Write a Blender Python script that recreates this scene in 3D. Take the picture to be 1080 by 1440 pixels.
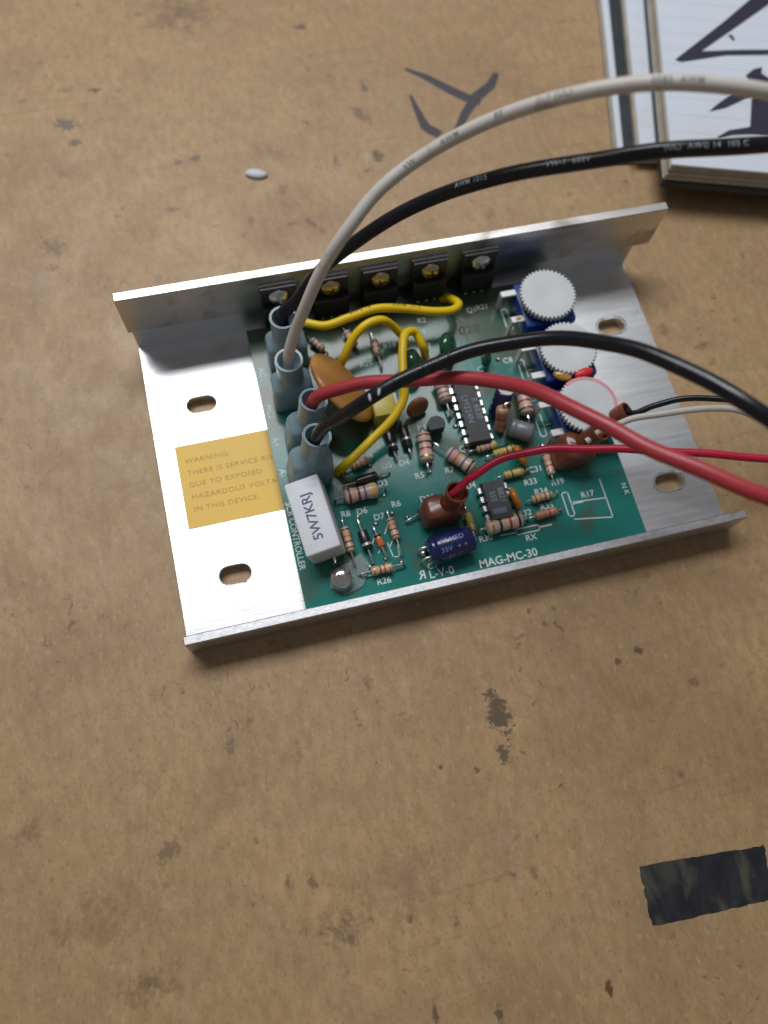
import bpy, bmesh, math, random
from mathutils import Vector, Matrix
random.seed(7)
S = 0.001                       # the scene is written in millimetres, built in metres
for o in list(bpy.data.objects): bpy.data.objects.remove(o)
scene = bpy.context.scene
C = scene.collection

# ------------------------------------------------------------------ camera, world, lamp, exposure
cam_d = bpy.data.cameras.new('camera'); cam = bpy.data.objects.new('camera', cam_d); C.objects.link(cam)
cam.location = (0.02884, -0.03687, 0.19806)
cam.rotation_euler = (0.32873, -0.06090, -0.24017)
cam_d.sensor_fit = 'HORIZONTAL'; cam_d.sensor_width = 36; cam_d.lens = 36.0
cam_d.clip_start = 0.005; cam_d.clip_end = 20
cam_d.dof.use_dof = True; cam_d.dof.focus_distance = 0.186; cam_d.dof.aperture_fstop = 11.0
scene.camera = cam
world = bpy.data.worlds.new('World'); scene.world = world; world.use_nodes = True
wb = world.node_tree.nodes['Background']; wb.inputs[0].default_value = (1.0, 0.98, 0.96, 1); wb.inputs[1].default_value = 0.135
ld = bpy.data.lights.new('ceiling_lamp', 'AREA'); ld.shape = 'RECTANGLE'; ld.size = 1.0; ld.size_y = 0.42
ld.energy = 14.2; ld.color = (0.985, 0.99, 1.0)
lamp = bpy.data.objects.new('ceiling_lamp', ld); C.objects.link(lamp); lamp.location = (-0.07, 0.68, 1.12)
lamp.rotation_euler = (math.radians(0), 0, math.radians(0))
vs = scene.view_settings; vs.view_transform = 'Standard'; vs.look = 'None'; vs.exposure = 0.0; vs.gamma = 1.0
vs.use_curve_mapping = False
scene.render.engine = 'CYCLES'

# ------------------------------------------------------------------ materials
def srgb(r, g, b):
    return tuple(((c/255)/12.92 if c/255 <= 0.04045 else ((c/255+0.055)/1.055)**2.4) for c in (r, g, b))
MATS = {}
def mat(name, col, rough=0.5, metal=0.0, var=0.12, scale=300, bump=0.0, bscale=900, coat=0.0, sss=0.0, trans=0.0, rvar=0.1, alpha=1.0, stretch=None):
    m = bpy.data.materials.new(name); m.use_nodes = True; nt = m.node_tree; n = nt.nodes; L = nt.links
    b = n['Principled BSDF']; MATS[name] = m
    tc = n.new('ShaderNodeTexCoord'); src = tc.outputs['Object']
    if stretch:
        mp = n.new('ShaderNodeMapping'); mp.inputs['Scale'].default_value = stretch; L.new(src, mp.inputs['Vector']); src = mp.outputs[0]
    nz = n.new('ShaderNodeTexNoise'); nz.inputs['Scale'].default_value = scale; nz.inputs['Detail'].default_value = 5
    L.new(src, nz.inputs['Vector'])
    mx = n.new('ShaderNodeMix'); mx.data_type = 'RGBA'
    mx.inputs[6].default_value = tuple(c*(1-var*1.6) for c in col)+(1,); mx.inputs[7].default_value = tuple(min(1, c*(1+var*1.6)) for c in col)+(1,)
    L.new(nz.outputs['Fac'], mx.inputs[0]); L.new(mx.outputs[2], b.inputs['Base Color'])
    mr = n.new('ShaderNodeMapRange'); mr.inputs[3].default_value = max(0.02, rough-rvar); mr.inputs[4].default_value = min(1, rough+rvar)
    L.new(nz.outputs['Fac'], mr.inputs[0]); L.new(mr.outputs[0], b.inputs['Roughness'])
    b.inputs['Metallic'].default_value = metal
    b.inputs['Coat Weight'].default_value = coat; b.inputs['Coat Roughness'].default_value = 0.12
    if sss: b.inputs['Subsurface Weight'].default_value = sss; b.inputs['Subsurface Radius'].default_value = (0.002, 0.002, 0.002); b.inputs['Subsurface Scale'].default_value = 1.0
    b.inputs['Transmission Weight'].default_value = trans; b.inputs['Alpha'].default_value = alpha
    if bump:
        n2 = n.new('ShaderNodeTexNoise'); n2.inputs['Scale'].default_value = bscale; n2.inputs['Detail'].default_value = 3; L.new(src, n2.inputs['Vector'])
        bp = n.new('ShaderNodeBump'); bp.inputs['Strength'].default_value = bump; bp.inputs['Distance'].default_value = 0.0002
        L.new(n2.outputs['Fac'], bp.inputs['Height']); L.new(bp.outputs[0], b.inputs['Normal'])
    return m
mat('aluminium', (0.74, 0.76, 0.79), 0.33, 1.0, 0.05, 60, 0.10, 300, rvar=0.06, stretch=(1, 12, 12))
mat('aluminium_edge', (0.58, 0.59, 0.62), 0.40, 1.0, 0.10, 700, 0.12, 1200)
mat('aluminium_bar', (0.66, 0.65, 0.64), 0.38, 1.0, 0.14, 40, 0.12, 300, rvar=0.08, stretch=(1, 8, 8))
mat('burr', (0.85, 0.86, 0.88), 0.25, 1.0, 0.05, 500)
mat('tinned', (0.72, 0.72, 0.70), 0.28, 1.0, 0.10, 900, 0.1, 1500)
mat('dull_lead', (0.42, 0.42, 0.38), 0.42, 1.0, 0.20, 900, 0.15, 1500)
mat('brass_screw', (0.62, 0.50, 0.28), 0.28, 1.0, 0.20, 700)
mat('steel_screw', (0.80, 0.79, 0.76), 0.18, 1.0, 0.06, 700)
mat('black_plastic', (0.018, 0.018, 0.022), 0.42, 0, 0.15, 500, 0.15, 2500)
mat('chip_plastic', (0.040, 0.043, 0.052), 0.50, 0, 0.12, 500, 0.2, 2500)
mat('shaded_tab', (0.10, 0.095, 0.11), 0.42, 0.8, 0.15, 400)  # transistor tab metal, its shadow put into the dark base colour
mat('chip_print', (0.26, 0.30, 0.40), 0.6, 0, 0.2, 1500)
mat('chip_label', (0.12, 0.16, 0.24), 0.35, 0, 0.2, 1500)
mat('silk', (0.66, 0.74, 0.74), 0.55, 0, 0.15, 2500)
mat('stamp_ink', (0.02, 0.035, 0.03), 0.5, 0, 0.3, 2500)
mat('ceramic', (0.72, 0.75, 0.80), 0.62, 0, 0.05, 250, 0.25, 1800)
mat('ceramic_print', (0.10, 0.11, 0.20), 0.6, 0, 0.35, 1800)
mat('cement', (0.58, 0.55, 0.50), 0.8, 0, 0.15, 400, 0.4, 1500)
mat('sleeve_blue', (0.28, 0.41, 0.48), 0.30, 0, 0.22, 110, 0.06, 400, trans=0.25)
mat('sleeve_brown', (0.23, 0.065, 0.035), 0.28, 0, 0.30, 150, 0.06, 400, trans=0.2, coat=0.3)
mat('wire_white', (0.64, 0.61, 0.57), 0.42, 0, 0.08, 120, 0.08, 500)
mat('wire_white_small', (0.66, 0.63, 0.59), 0.42, 0, 0.08, 120, 0.05, 500)
mat('wire_black', (0.006, 0.007, 0.012), 0.27, 0, 0.25, 200, 0.12, 600)
mat('wire_red', (0.42, 0.042, 0.055), 0.36, 0, 0.10, 120, 0.10, 700)
mat('wire_red_small', (0.50, 0.012, 0.05), 0.34, 0, 0.10, 120, 0.08, 700)
mat('wire_yellow', (0.80, 0.56, 0.008), 0.36, 0, 0.06, 150, 0.06, 500)
mat('ink_grey', (0.22, 0.22, 0.23), 0.6, 0, 0.3, 1500)
mat('ink_white', (0.42, 0.45, 0.50), 0.5, 0, 0.35, 1500)
mat('ink_brown', (0.22, 0.13, 0.01), 0.6, 0, 0.3, 1500)
mat('varistor', (0.50, 0.235, 0.06), 0.42, 0, 0.10, 220, 0.06, 600, coat=0.25)
mat('orange_cap', (0.52, 0.20, 0.025), 0.35, 0, 0.10, 220, coat=0.2)
mat('brown_cap', (0.30, 0.12, 0.035), 0.35, 0, 0.10, 220, coat=0.2)
mat('yellow_cap', (0.58, 0.52, 0.10), 0.35, 0, 0.05, 200)
mat('white_paint', (0.70, 0.72, 0.70), 0.45, 0, 0.06, 400)
mat('green_dip', (0.010, 0.075, 0.035), 0.12, 0, 0.2, 300, coat=0.6)
mat('navy', (0.010, 0.014, 0.085), 0.25, 0, 0.15, 300, coat=0.4)
mat('navy_print', (0.20, 0.24, 0.50), 0.5, 0, 0.3, 1500)
mat('can_grey', (0.22, 0.225, 0.25), 0.38, 0.2, 0.08, 300)
mat('can_end', (0.40, 0.38, 0.39), 0.4, 0.7, 0.08, 300)
mat('res_pink', (0.62, 0.44, 0.37), 0.40, 0, 0.10, 700, coat=0.2)
mat('res_tan', (0.62, 0.42, 0.27), 0.40, 0, 0.10, 700, coat=0.2)
mat('res_rust', (0.52, 0.26, 0.17), 0.40, 0, 0.10, 700, coat=0.2)
mat('res_yellow', (0.62, 0.45, 0.14), 0.40, 0, 0.10, 700, coat=0.2)
mat('band_black', (0.02, 0.015, 0.015), 0.4); mat('band_brown', (0.12, 0.035, 0.015), 0.4)
mat('band_red', (0.42, 0.03, 0.02), 0.4); mat('band_orange', (0.62, 0.16, 0.02), 0.4)
mat('band_yellow', (0.62, 0.45, 0.02), 0.4); mat('band_violet', (0.20, 0.11, 0.26), 0.4)
mat('band_gold', (0.45, 0.33, 0.12), 0.35, 0.6); mat('band_silver', (0.6, 0.6, 0.6), 0.3, 0.6)
mat('diode_black', (0.014, 0.014, 0.017), 0.30, coat=0.3)
mat('diode_glass', (0.66, 0.17, 0.06), 0.12, 0, 0.15, 600, coat=0.8)
mat('nylon', (0.60, 0.63, 0.66), 0.45, 0, 0.06, 120, 0.05, 500)
mat('pot_blue', (0.012, 0.05, 0.24), 0.30, 0, 0.12, 300)
mat('pot_terminal', (0.62, 0.63, 0.63), 0.40, 0.35, 0.08, 500)
mat('flux', (0.45, 0.27, 0.06), 0.25, 0, 0.3, 600, coat=0.5)
mat('red_paint', (0.72, 0.03, 0.03), 0.40, 0, 0.1, 500)
mat('pink_ink', (0.72, 0.30, 0.36), 0.5, 0, 0.2, 800)
mat('clear_plastic', (0.75, 0.80, 0.82), 0.20, 0, 0.05, 300, trans=0.75, alpha=0.55)
mat('paper', (0.66, 0.71, 0.80), 0.75, 0, 0.03, 60, 0.1, 800)
mat('paper_edge', (0.58, 0.57, 0.52), 0.8, 0, 0.18, 200, 0.4, 1500)
mat('paper_edge_dark', (0.40, 0.36, 0.28), 0.8, 0, 0.25, 200, 0.4, 1500)
mat('pad_cover', (0.020, 0.030, 0.036), 0.45, 0, 0.2, 200)
mat('marker', (0.020, 0.018, 0.045), 0.6, 0, 0.3, 200)
mat('tape', (0.018, 0.020, 0.027), 0.50, 0, 0.5, 160, 0.6, 500, rvar=0.2, stretch=(1.5, 0.6, 1))
for nd in MATS['tape'].node_tree.nodes:
    if nd.type == 'MIX': nd.inputs[6].default_value = (0.006, 0.008, 0.013, 1); nd.inputs[7].default_value = (0.020, 0.021, 0.026, 1)
mat('scrap', (0.62, 0.64, 0.70), 0.5, 0, 0.1, 300)
mat('ruled_line', (0.56, 0.63, 0.75), 0.75)

def dirty(name, scale, lo, hi, amount, col, stretch=(1, 1, 1)):
    m = MATS[name]; n = m.node_tree.nodes; L = m.node_tree.links; b = n['Principled BSDF']; src = b.inputs['Base Color'].links[0].from_socket
    tc = n.new('ShaderNodeTexCoord'); mp = n.new('ShaderNodeMapping'); mp.inputs['Scale'].default_value = stretch; L.new(tc.outputs['Object'], mp.inputs[0])
    z = n.new('ShaderNodeTexNoise'); z.inputs['Scale'].default_value = scale; z.inputs['Detail'].default_value = 7; z.inputs['Distortion'].default_value = 0.6; L.new(mp.outputs[0], z.inputs[0])
    r_ = n.new('ShaderNodeMapRange'); r_.inputs[1].default_value = lo; r_.inputs[2].default_value = hi; r_.inputs[4].default_value = amount; L.new(z.outputs['Fac'], r_.inputs[0])
    x = n.new('ShaderNodeMix'); x.data_type = 'RGBA'; L.new(r_.outputs[0], x.inputs[0]); L.new(src, x.inputs[6]); x.inputs[7].default_value = col+(1,); L.new(x.outputs[2], b.inputs['Base Color'])
dirty('tape', 120, 0.52, 0.70, 0.9, (0.080, 0.072, 0.055), (1.4, 0.6, 1)); dirty('aluminium_bar', 70, 0.55, 0.75, 0.75, (0.20, 0.17, 0.13)); dirty('aluminium', 90, 0.64, 0.80, 0.5, (0.30, 0.29, 0.27))
dirty('wire_white', 260, 0.60, 0.72, 0.5, (0.28, 0.24, 0.19)); dirty('wire_red', 240, 0.62, 0.75, 0.45, (0.20, 0.03, 0.03)); dirty('wire_black', 260, 0.64, 0.74, 0.4, (0.06, 0.06, 0.065))
dirty('ceramic', 120, 0.60, 0.78, 0.35, (0.42, 0.36, 0.28)); dirty('paper', 40, 0.58, 0.8, 0.35, (0.55, 0.52, 0.44)); dirty('sleeve_blue', 140, 0.58, 0.75, 0.5, (0.10, 0.13, 0.14)); dirty('nylon', 130, 0.6, 0.8, 0.4, (0.45, 0.42, 0.36))
def nodes_of(m): return m.node_tree.nodes, m.node_tree.links
def make_board():
    m = bpy.data.materials.new('solder_mask'); m.use_nodes = True; n, L = nodes_of(m); b = n['Principled BSDF']; MATS['solder_mask'] = m
    tc = n.new('ShaderNodeTexCoord')
    nz = n.new('ShaderNodeTexNoise'); nz.inputs['Scale'].default_value = 45; nz.inputs['Detail'].default_value = 6; L.new(tc.outputs['Object'], nz.inputs[0])
    r1 = n.new('ShaderNodeValToRGB'); r1.color_ramp.elements[0].position = 0.35; r1.color_ramp.elements[1].position = 0.75
    r1.color_ramp.elements[0].color = (0.014, 0.165, 0.145, 1); r1.color_ramp.elements[1].color = (0.034, 0.240, 0.212, 1)
    L.new(nz.outputs['Fac'], r1.inputs[0])
    # copper traces under the mask
    vo = n.new('ShaderNodeTexVoronoi'); vo.distance = 'CHEBYCHEV'; vo.feature = 'DISTANCE_TO_EDGE'; vo.inputs['Scale'].default_value = 130; vo.inputs['Randomness'].default_value = 0.85
    L.new(tc.outputs['Object'], vo.inputs[0])
    # brown flux residue
    nf = n.new('ShaderNodeTexNoise'); nf.inputs['Scale'].default_value = 75; nf.inputs['Detail'].default_value = 4; nf.inputs['Distortion'].default_value = 0.5
    L.new(tc.outputs['Object'], nf.inputs[0])
    sp = n.new('ShaderNodeSeparateXYZ'); L.new(tc.outputs['Object'], sp.inputs[0])
    gy = n.new('ShaderNodeMapRange'); gy.inputs[1].default_value = -0.045; gy.inputs[2].default_value = 0.042; gy.inputs[3].default_value = -0.06; gy.inputs[4].default_value = 0.27
    L.new(sp.outputs[1], gy.inputs[0])
    ad = n.new('ShaderNodeMath'); ad.operation = 'ADD'; L.new(nf.outputs['Fac'], ad.inputs[0]); L.new(gy.outputs[0], ad.inputs[1])
    rf = n.new('ShaderNodeMapRange'); rf.inputs[1].default_value = 0.56; rf.inputs[2].default_value = 0.72; rf.inputs[4].default_value = 0.75; L.new(ad.outputs[0], rf.inputs[0])
    mx = n.new('ShaderNodeMix'); mx.data_type = 'RGBA'; L.new(rf.outputs[0], mx.inputs[0]); L.new(r1.outputs[0], mx.inputs[6]); mx.inputs[7].default_value = (0.100, 0.088, 0.045, 1)
    L.new(mx.outputs[2], b.inputs['Base Color'])
    rr = n.new('ShaderNodeMapRange'); rr.inputs[3].default_value = 0.10; rr.inputs[4].default_value = 0.22; L.new(nz.outputs['Fac'], rr.inputs[0]); L.new(rr.outputs[0], b.inputs['Roughness'])
    b.inputs['Specular IOR Level'].default_value = 0.34
    bp = n.new('ShaderNodeBump'); bp.inputs['Strength'].default_value = 0.12; bp.inputs['Distance'].default_value = 0.00003
    mm = n.new('ShaderNodeMapRange'); mm.inputs[1].default_value = 0.05; mm.inputs[2].default_value = 0.12; L.new(vo.outputs['Distance'], mm.inputs[0]); L.new(mm.outputs[0], bp.inputs['Height'])
    L.new(bp.outputs[0], b.inputs['Normal'])
make_board()

def make_table(stains):
    m = bpy.data.materials.new('worn_hardboard'); m.use_nodes = True; n, L = nodes_of(m); b = n['Principled BSDF']; MATS['worn_hardboard'] = m
    geo = n.new('ShaderNodeNewGeometry'); pos = geo.outputs['Position']
    def noise(sc, det=5, dist=0, stretch=None):
        v = pos
        if stretch:
            mp = n.new('ShaderNodeMapping'); mp.inputs['Scale'].default_value = stretch; mp.inputs['Rotation'].default_value = (0, 0, 0.25); L.new(v, mp.inputs[0]); v = mp.outputs[0]
        z = n.new('ShaderNodeTexNoise'); z.inputs['Scale'].default_value = sc; z.inputs['Detail'].default_value = det; z.inputs['Distortion'].default_value = dist; L.new(v, z.inputs[0]); return z
    def mixc(fac, a, bb, blend='MIX'):
        x = n.new('ShaderNodeMix'); x.data_type = 'RGBA'; x.blend_type = blend
        if isinstance(fac, float): x.inputs[0].default_value = fac
        else: L.new(fac, x.inputs[0])
        for i, v in ((6, a), (7, bb)):
            if isinstance(v, tuple): x.inputs[i].default_value = v
            else: L.new(v, x.inputs[i])
        return x.outputs[2]
    def rng(v, a, bb, c=0.0, d=1.0):
        r = n.new('ShaderNodeMapRange'); r.inputs[1].default_value = a; r.inputs[2].default_value = bb; r.inputs[3].default_value = c; r.inputs[4].default_value = d; L.new(v, r.inputs[0]); return r.outputs[0]
    big = noise(9, 6, 0.3); mid = noise(60, 6, 0.2); fine = noise(420, 4, 0, (1, 0.45, 1)); mott = noise(190, 3)
    col = mixc(rng(big.outputs['Fac'], 0.3, 0.7), (0.392, 0.252, 0.122, 1), (0.500, 0.336, 0.166, 1))
    col = mixc(rng(mid.outputs['Fac'], 0.42, 0.72, 0, 0.55), col, (0.350, 0.222, 0.130, 1))
    col = mixc(rng(fine.outputs['Fac'], 0.35, 0.70, 0, 0.55), col, (0.285, 0.176, 0.094, 1))
    col = mixc(rng(mott.outputs['Fac'], 0.55, 0.75, 0, 0.30), col, (0.50, 0.37, 0.25, 1))
    scr = noise(130, 4, 0.4, (0.10, 2.2, 1)); col = mixc(rng(scr.outputs['Fac'], 0.63, 0.74, 0, 0.28), col, (0.20, 0.125, 0.07, 1))
    pt = noise(26, 7, 0.8); col = mixc(rng(pt.outputs['Fac'], 0.52, 0.72, 0, 0.42), col, (0.235, 0.140, 0.068, 1))
    gr = noise(1300, 3, 0, (1, 0.6, 1)); col = mixc(rng(gr.outputs['Fac'], 0.54, 0.72, 0, 0.45), col, (0.20, 0.125, 0.068, 1))
    gl = noise(800, 3, 0, (1, 0.5, 1)); col = mixc(rng(gl.outputs['Fac'], 0.58, 0.75, 0, 0.40), col, (0.58, 0.42, 0.26, 1))
    dm = noise(310, 5, 0.7); dg_ = noise(34, 4); dp = n.new('ShaderNodeMath'); dp.operation = 'MULTIPLY'; L.new(rng(dm.outputs['Fac'], 0.62, 0.70), dp.inputs[0]); L.new(rng(dg_.outputs['Fac'], 0.48, 0.62, 0, 0.7), dp.inputs[1])
    col = mixc(dp.outputs[0], col, (0.10, 0.068, 0.043, 1))
    # small dark specks
    vo = n.new('ShaderNodeTexVoronoi'); vo.inputs['Scale'].default_value = 95; wv = n.new('ShaderNodeVectorMath'); wv.operation = 'ADD'
    wz = noise(220, 3); sc = n.new('ShaderNodeVectorMath'); sc.operation = 'SCALE'; sc.inputs['Scale'].default_value = 0.006; L.new(wz.outputs['Color'], sc.inputs[0])
    L.new(pos, wv.inputs[0]); L.new(sc.outputs[0], wv.inputs[1]); L.new(wv.outputs[0], vo.inputs[0])
    sp = n.new('ShaderNodeSeparateColor'); L.new(vo.outputs['Color'], sp.inputs[0])
    th = rng(sp.outputs[0], 0.62, 1.0, 0.0, 0.20)
    lt = n.new('ShaderNodeMath'); lt.operation = 'SUBTRACT'; L.new(th, lt.inputs[0]); L.new(vo.outputs['Distance'], lt.inputs[1])
    col = mixc(rng(lt.outputs[0], 0.0, 0.14, 0, 0.48), col, (0.085, 0.055, 0.035, 1))
    # larger smudges with a place of their own
    sn = noise(750, 5, 0.4); sn2 = noise(190, 4)
    so = n.new('ShaderNodeMath'); so.operation = 'ADD'; L.new(rng(sn.outputs['Fac'], 0, 1, -1.3, 1.3), so.inputs[0]); L.new(rng(sn2.outputs['Fac'], 0, 1, -1.0, 1.0), so.inputs[1])
    for (x, y, rx, ry, ang, strength, c, soft) in stains:
        mp = n.new('ShaderNodeMapping'); mp.vector_type = 'TEXTURE'; mp.inputs['Location'].default_value = (x*S, y*S, 0)
        mp.inputs['Rotation'].default_value = (0, 0, ang); mp.inputs['Scale'].default_value = (rx*S, ry*S, 1); L.new(pos, mp.inputs[0])
        ln = n.new('ShaderNodeVectorMath'); ln.operation = 'LENGTH'; fl = n.new('ShaderNodeVectorMath'); fl.operation = 'MULTIPLY'; fl.inputs[1].default_value = (1, 1, 0)
        L.new(mp.outputs[0], fl.inputs[0]); L.new(fl.outputs[0], ln.inputs[0])
        a2 = n.new('ShaderNodeMath'); a2.operation = 'ADD'; L.new(ln.outputs['Value'], a2.inputs[0]); L.new(so.outputs[0], a2.inputs[1])
        col = mixc(rng(a2.outputs[0], 1.0, 1.0-soft, 0, strength), col, c+(1,))
    L.new(col, b.inputs['Base Color'])
    L.new(rng(mid.outputs['Fac'], 0.3, 0.7, 0.42, 0.60), b.inputs['Roughness'])
    bp = n.new('ShaderNodeBump'); bp.inputs['Strength'].default_value = 0.35; bp.inputs['Distance'].default_value = 0.0004
    L.new(fine.outputs['Fac'], bp.inputs['Height']); L.new(bp.outputs[0], b.inputs['Normal'])
DK = (0.10, 0.068, 0.045); GR = (0.115, 0.095, 0.080); BR = (0.15, 0.085, 0.045); WT = (0.50, 0.40, 0.28)
make_table([
    (*(-11.13, 174.84), 4.5, 2.6, -0.4, 0.75, GR, 0.5), (*(-9.09, 167.47), 2.8, 1.4, 0, 0.8, GR, 0.5), (*(-0.87, 187.69), 2.2, 0.9, 0, 0.85, DK, 0.5),
    (*(-10.64, 189.41), 3.0, 1.4, 0, 0.4, DK, 0.7), (*(31.59, 216.37), 14, 9, 0, 0.5, DK, 0.9), (*(-20.99, 129.16), 4.5, 3.2, -0.5, 0.6, BR, 0.6), (*(-21.18, 121.48), 2.2, 1.4, 0, 0.6, BR, 0.6),
    (*(70.47, 204.26), 2.2, 1.3, 0, 0.8, DK, 0.5), (*(26.58, 154.59), 2.2, 1.6, 0, 0.65, GR, 0.5), (*(20.64, 153.96), 2.0, 1.4, 0, 0.6, GR, 0.5), (*(16.78, 136.25), 2.6, 1.3, 0, 0.5, GR, 0.5),
    (*(85.88, 173.42), 1.0, 3.2, 0.1, 0.8, GR, 0.5), (*(69.80, 145.16), 1.5, 2.6, 0, 0.75, GR, 0.5), (*(83.30, 144.43), 1.8, 3.6, 0, 0.85, DK, 0.5), (*(79.89, 145.05), 2.2, 2.0, 0, 0.5, WT, 0.6),
    (*(51.00, 136.96), 1.5, 3.6, 0, 0.5, BR, 0.6), (*(51.07, 123.96), 3, 1.2, 0, 0.6, BR, 0.6), (*(57.33, 122.75), 1.0, 3.6, 0.6, 0.65, GR, 0.5), (*(48.80, 152.53), 6, 4, 0, 0.30, BR, 0.9), (*(82.28, 162.28), 2.0, 5.0, 0.5, 0.5, DK, 0.6),
    (*(72.02, -32.49), 2.6, 6.6, 0.05, 0.92, (0.105,0.072,0.045), 0.35), (*(70.70, -42.58), 1.8, 3.2, 0, 0.85, (0.105,0.072,0.045), 0.35), (*(63.09, -44.51), 1.1, 1.1, 0, 0.8, DK, 0.4), (*(54.61, -41.41), .8, .8, 0, 0.8, DK, 0.4),
    (*(5.44, -24.30), 1.6, 3.0, 0, 0.6, GR, 0.6), (*(21.41, -29.89), 1.0, 2.6, 0, 0.5, GR, 0.6), (*(41.74, -17.49), 1.8, 2.2, 0, 0.5, GR, 0.6), (*(13.22, -57.20), 1.3, 2.4, 0, 0.65, DK, 0.6), (*(18.67, -59.35), 1.2, 1.9, 0, 0.6, DK, 0.6), (*(7.69, -46.68), 1.4, 1.5, 0, 0.5, DK, 0.6),
    (*(22.91, -70.65), 6.5, 3.5, 0, 0.55, DK, 0.9), (*(-19.91, -70.57), 7, 4, 0, 0.5, DK, 0.9), (*(113.24, -26.01), 1.2, 1.0, 0, 0.8, DK, 0.4), (*(106.74, -27.32), 1.0, 0.9, 0, 0.8, DK, 0.4), (*(112.50, -25.26), 1.0, 1.0, 0, 0.8, DK, 0.4), (*(124.32, -36.75), 2.0, 1.6, 0, 0.5, DK, 0.6),
    (*(79.68, -97.30), 0.9, 1.9, 0, 0.85, (0.10,0.03,0.02), 0.4), (*(39.66, -91.78), 0.8, 2.4, 0, 0.8, DK, 0.5), (*(53.63, -96.15), 0.8, 2.2, 0, 0.8, DK, 0.5), (*(-43.07, -32.43), 4, 3, 0, 0.5, BR, 0.8), (*(-11.94, -44.15), 4, 2.2, 0.5, 0.5, DK, 0.7),
    (*(160.39, 46.59), 2.5, 2.0, 0, 0.35, DK, 0.7), (*(164.47, 56.88), 2.2, 1.6, 0, 0.6, DK, 0.6), (*(154.27, 64.03), 1.6, 4.0, 0, 0.5, DK, 0.7), (*(152.86, 96.02), 8, 3.5, 0.2, 0.3, DK, 0.9), (*(164.69, 45.68), 1.0, 0.8, 0, 0.5, WT, 0.6), (*(161.42, 119.94), 0.9, 0.9, 0, 0.8, (0.30,0.05,0.03), 0.5),
    (*(127.06, 105.17), 9, 4, 0.2, 0.35, DK, 0.9), (*(113.72, 116.07), 2, 3, 0, 0.4, DK, 0.7), (*(119.06, 1.53), 1.5, 1.8, 0, 0.5, DK, 0.6), (*(185.92, 79.97), 6, 3, 0, 0.3, BR, 0.9), (*(38.12, -63.80), 16, 9, 0.2, 0.22, DK, 1.0), (*(-27.98, -54.65), 14, 7, 0.3, 0.30, DK, 1.0)])

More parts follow.
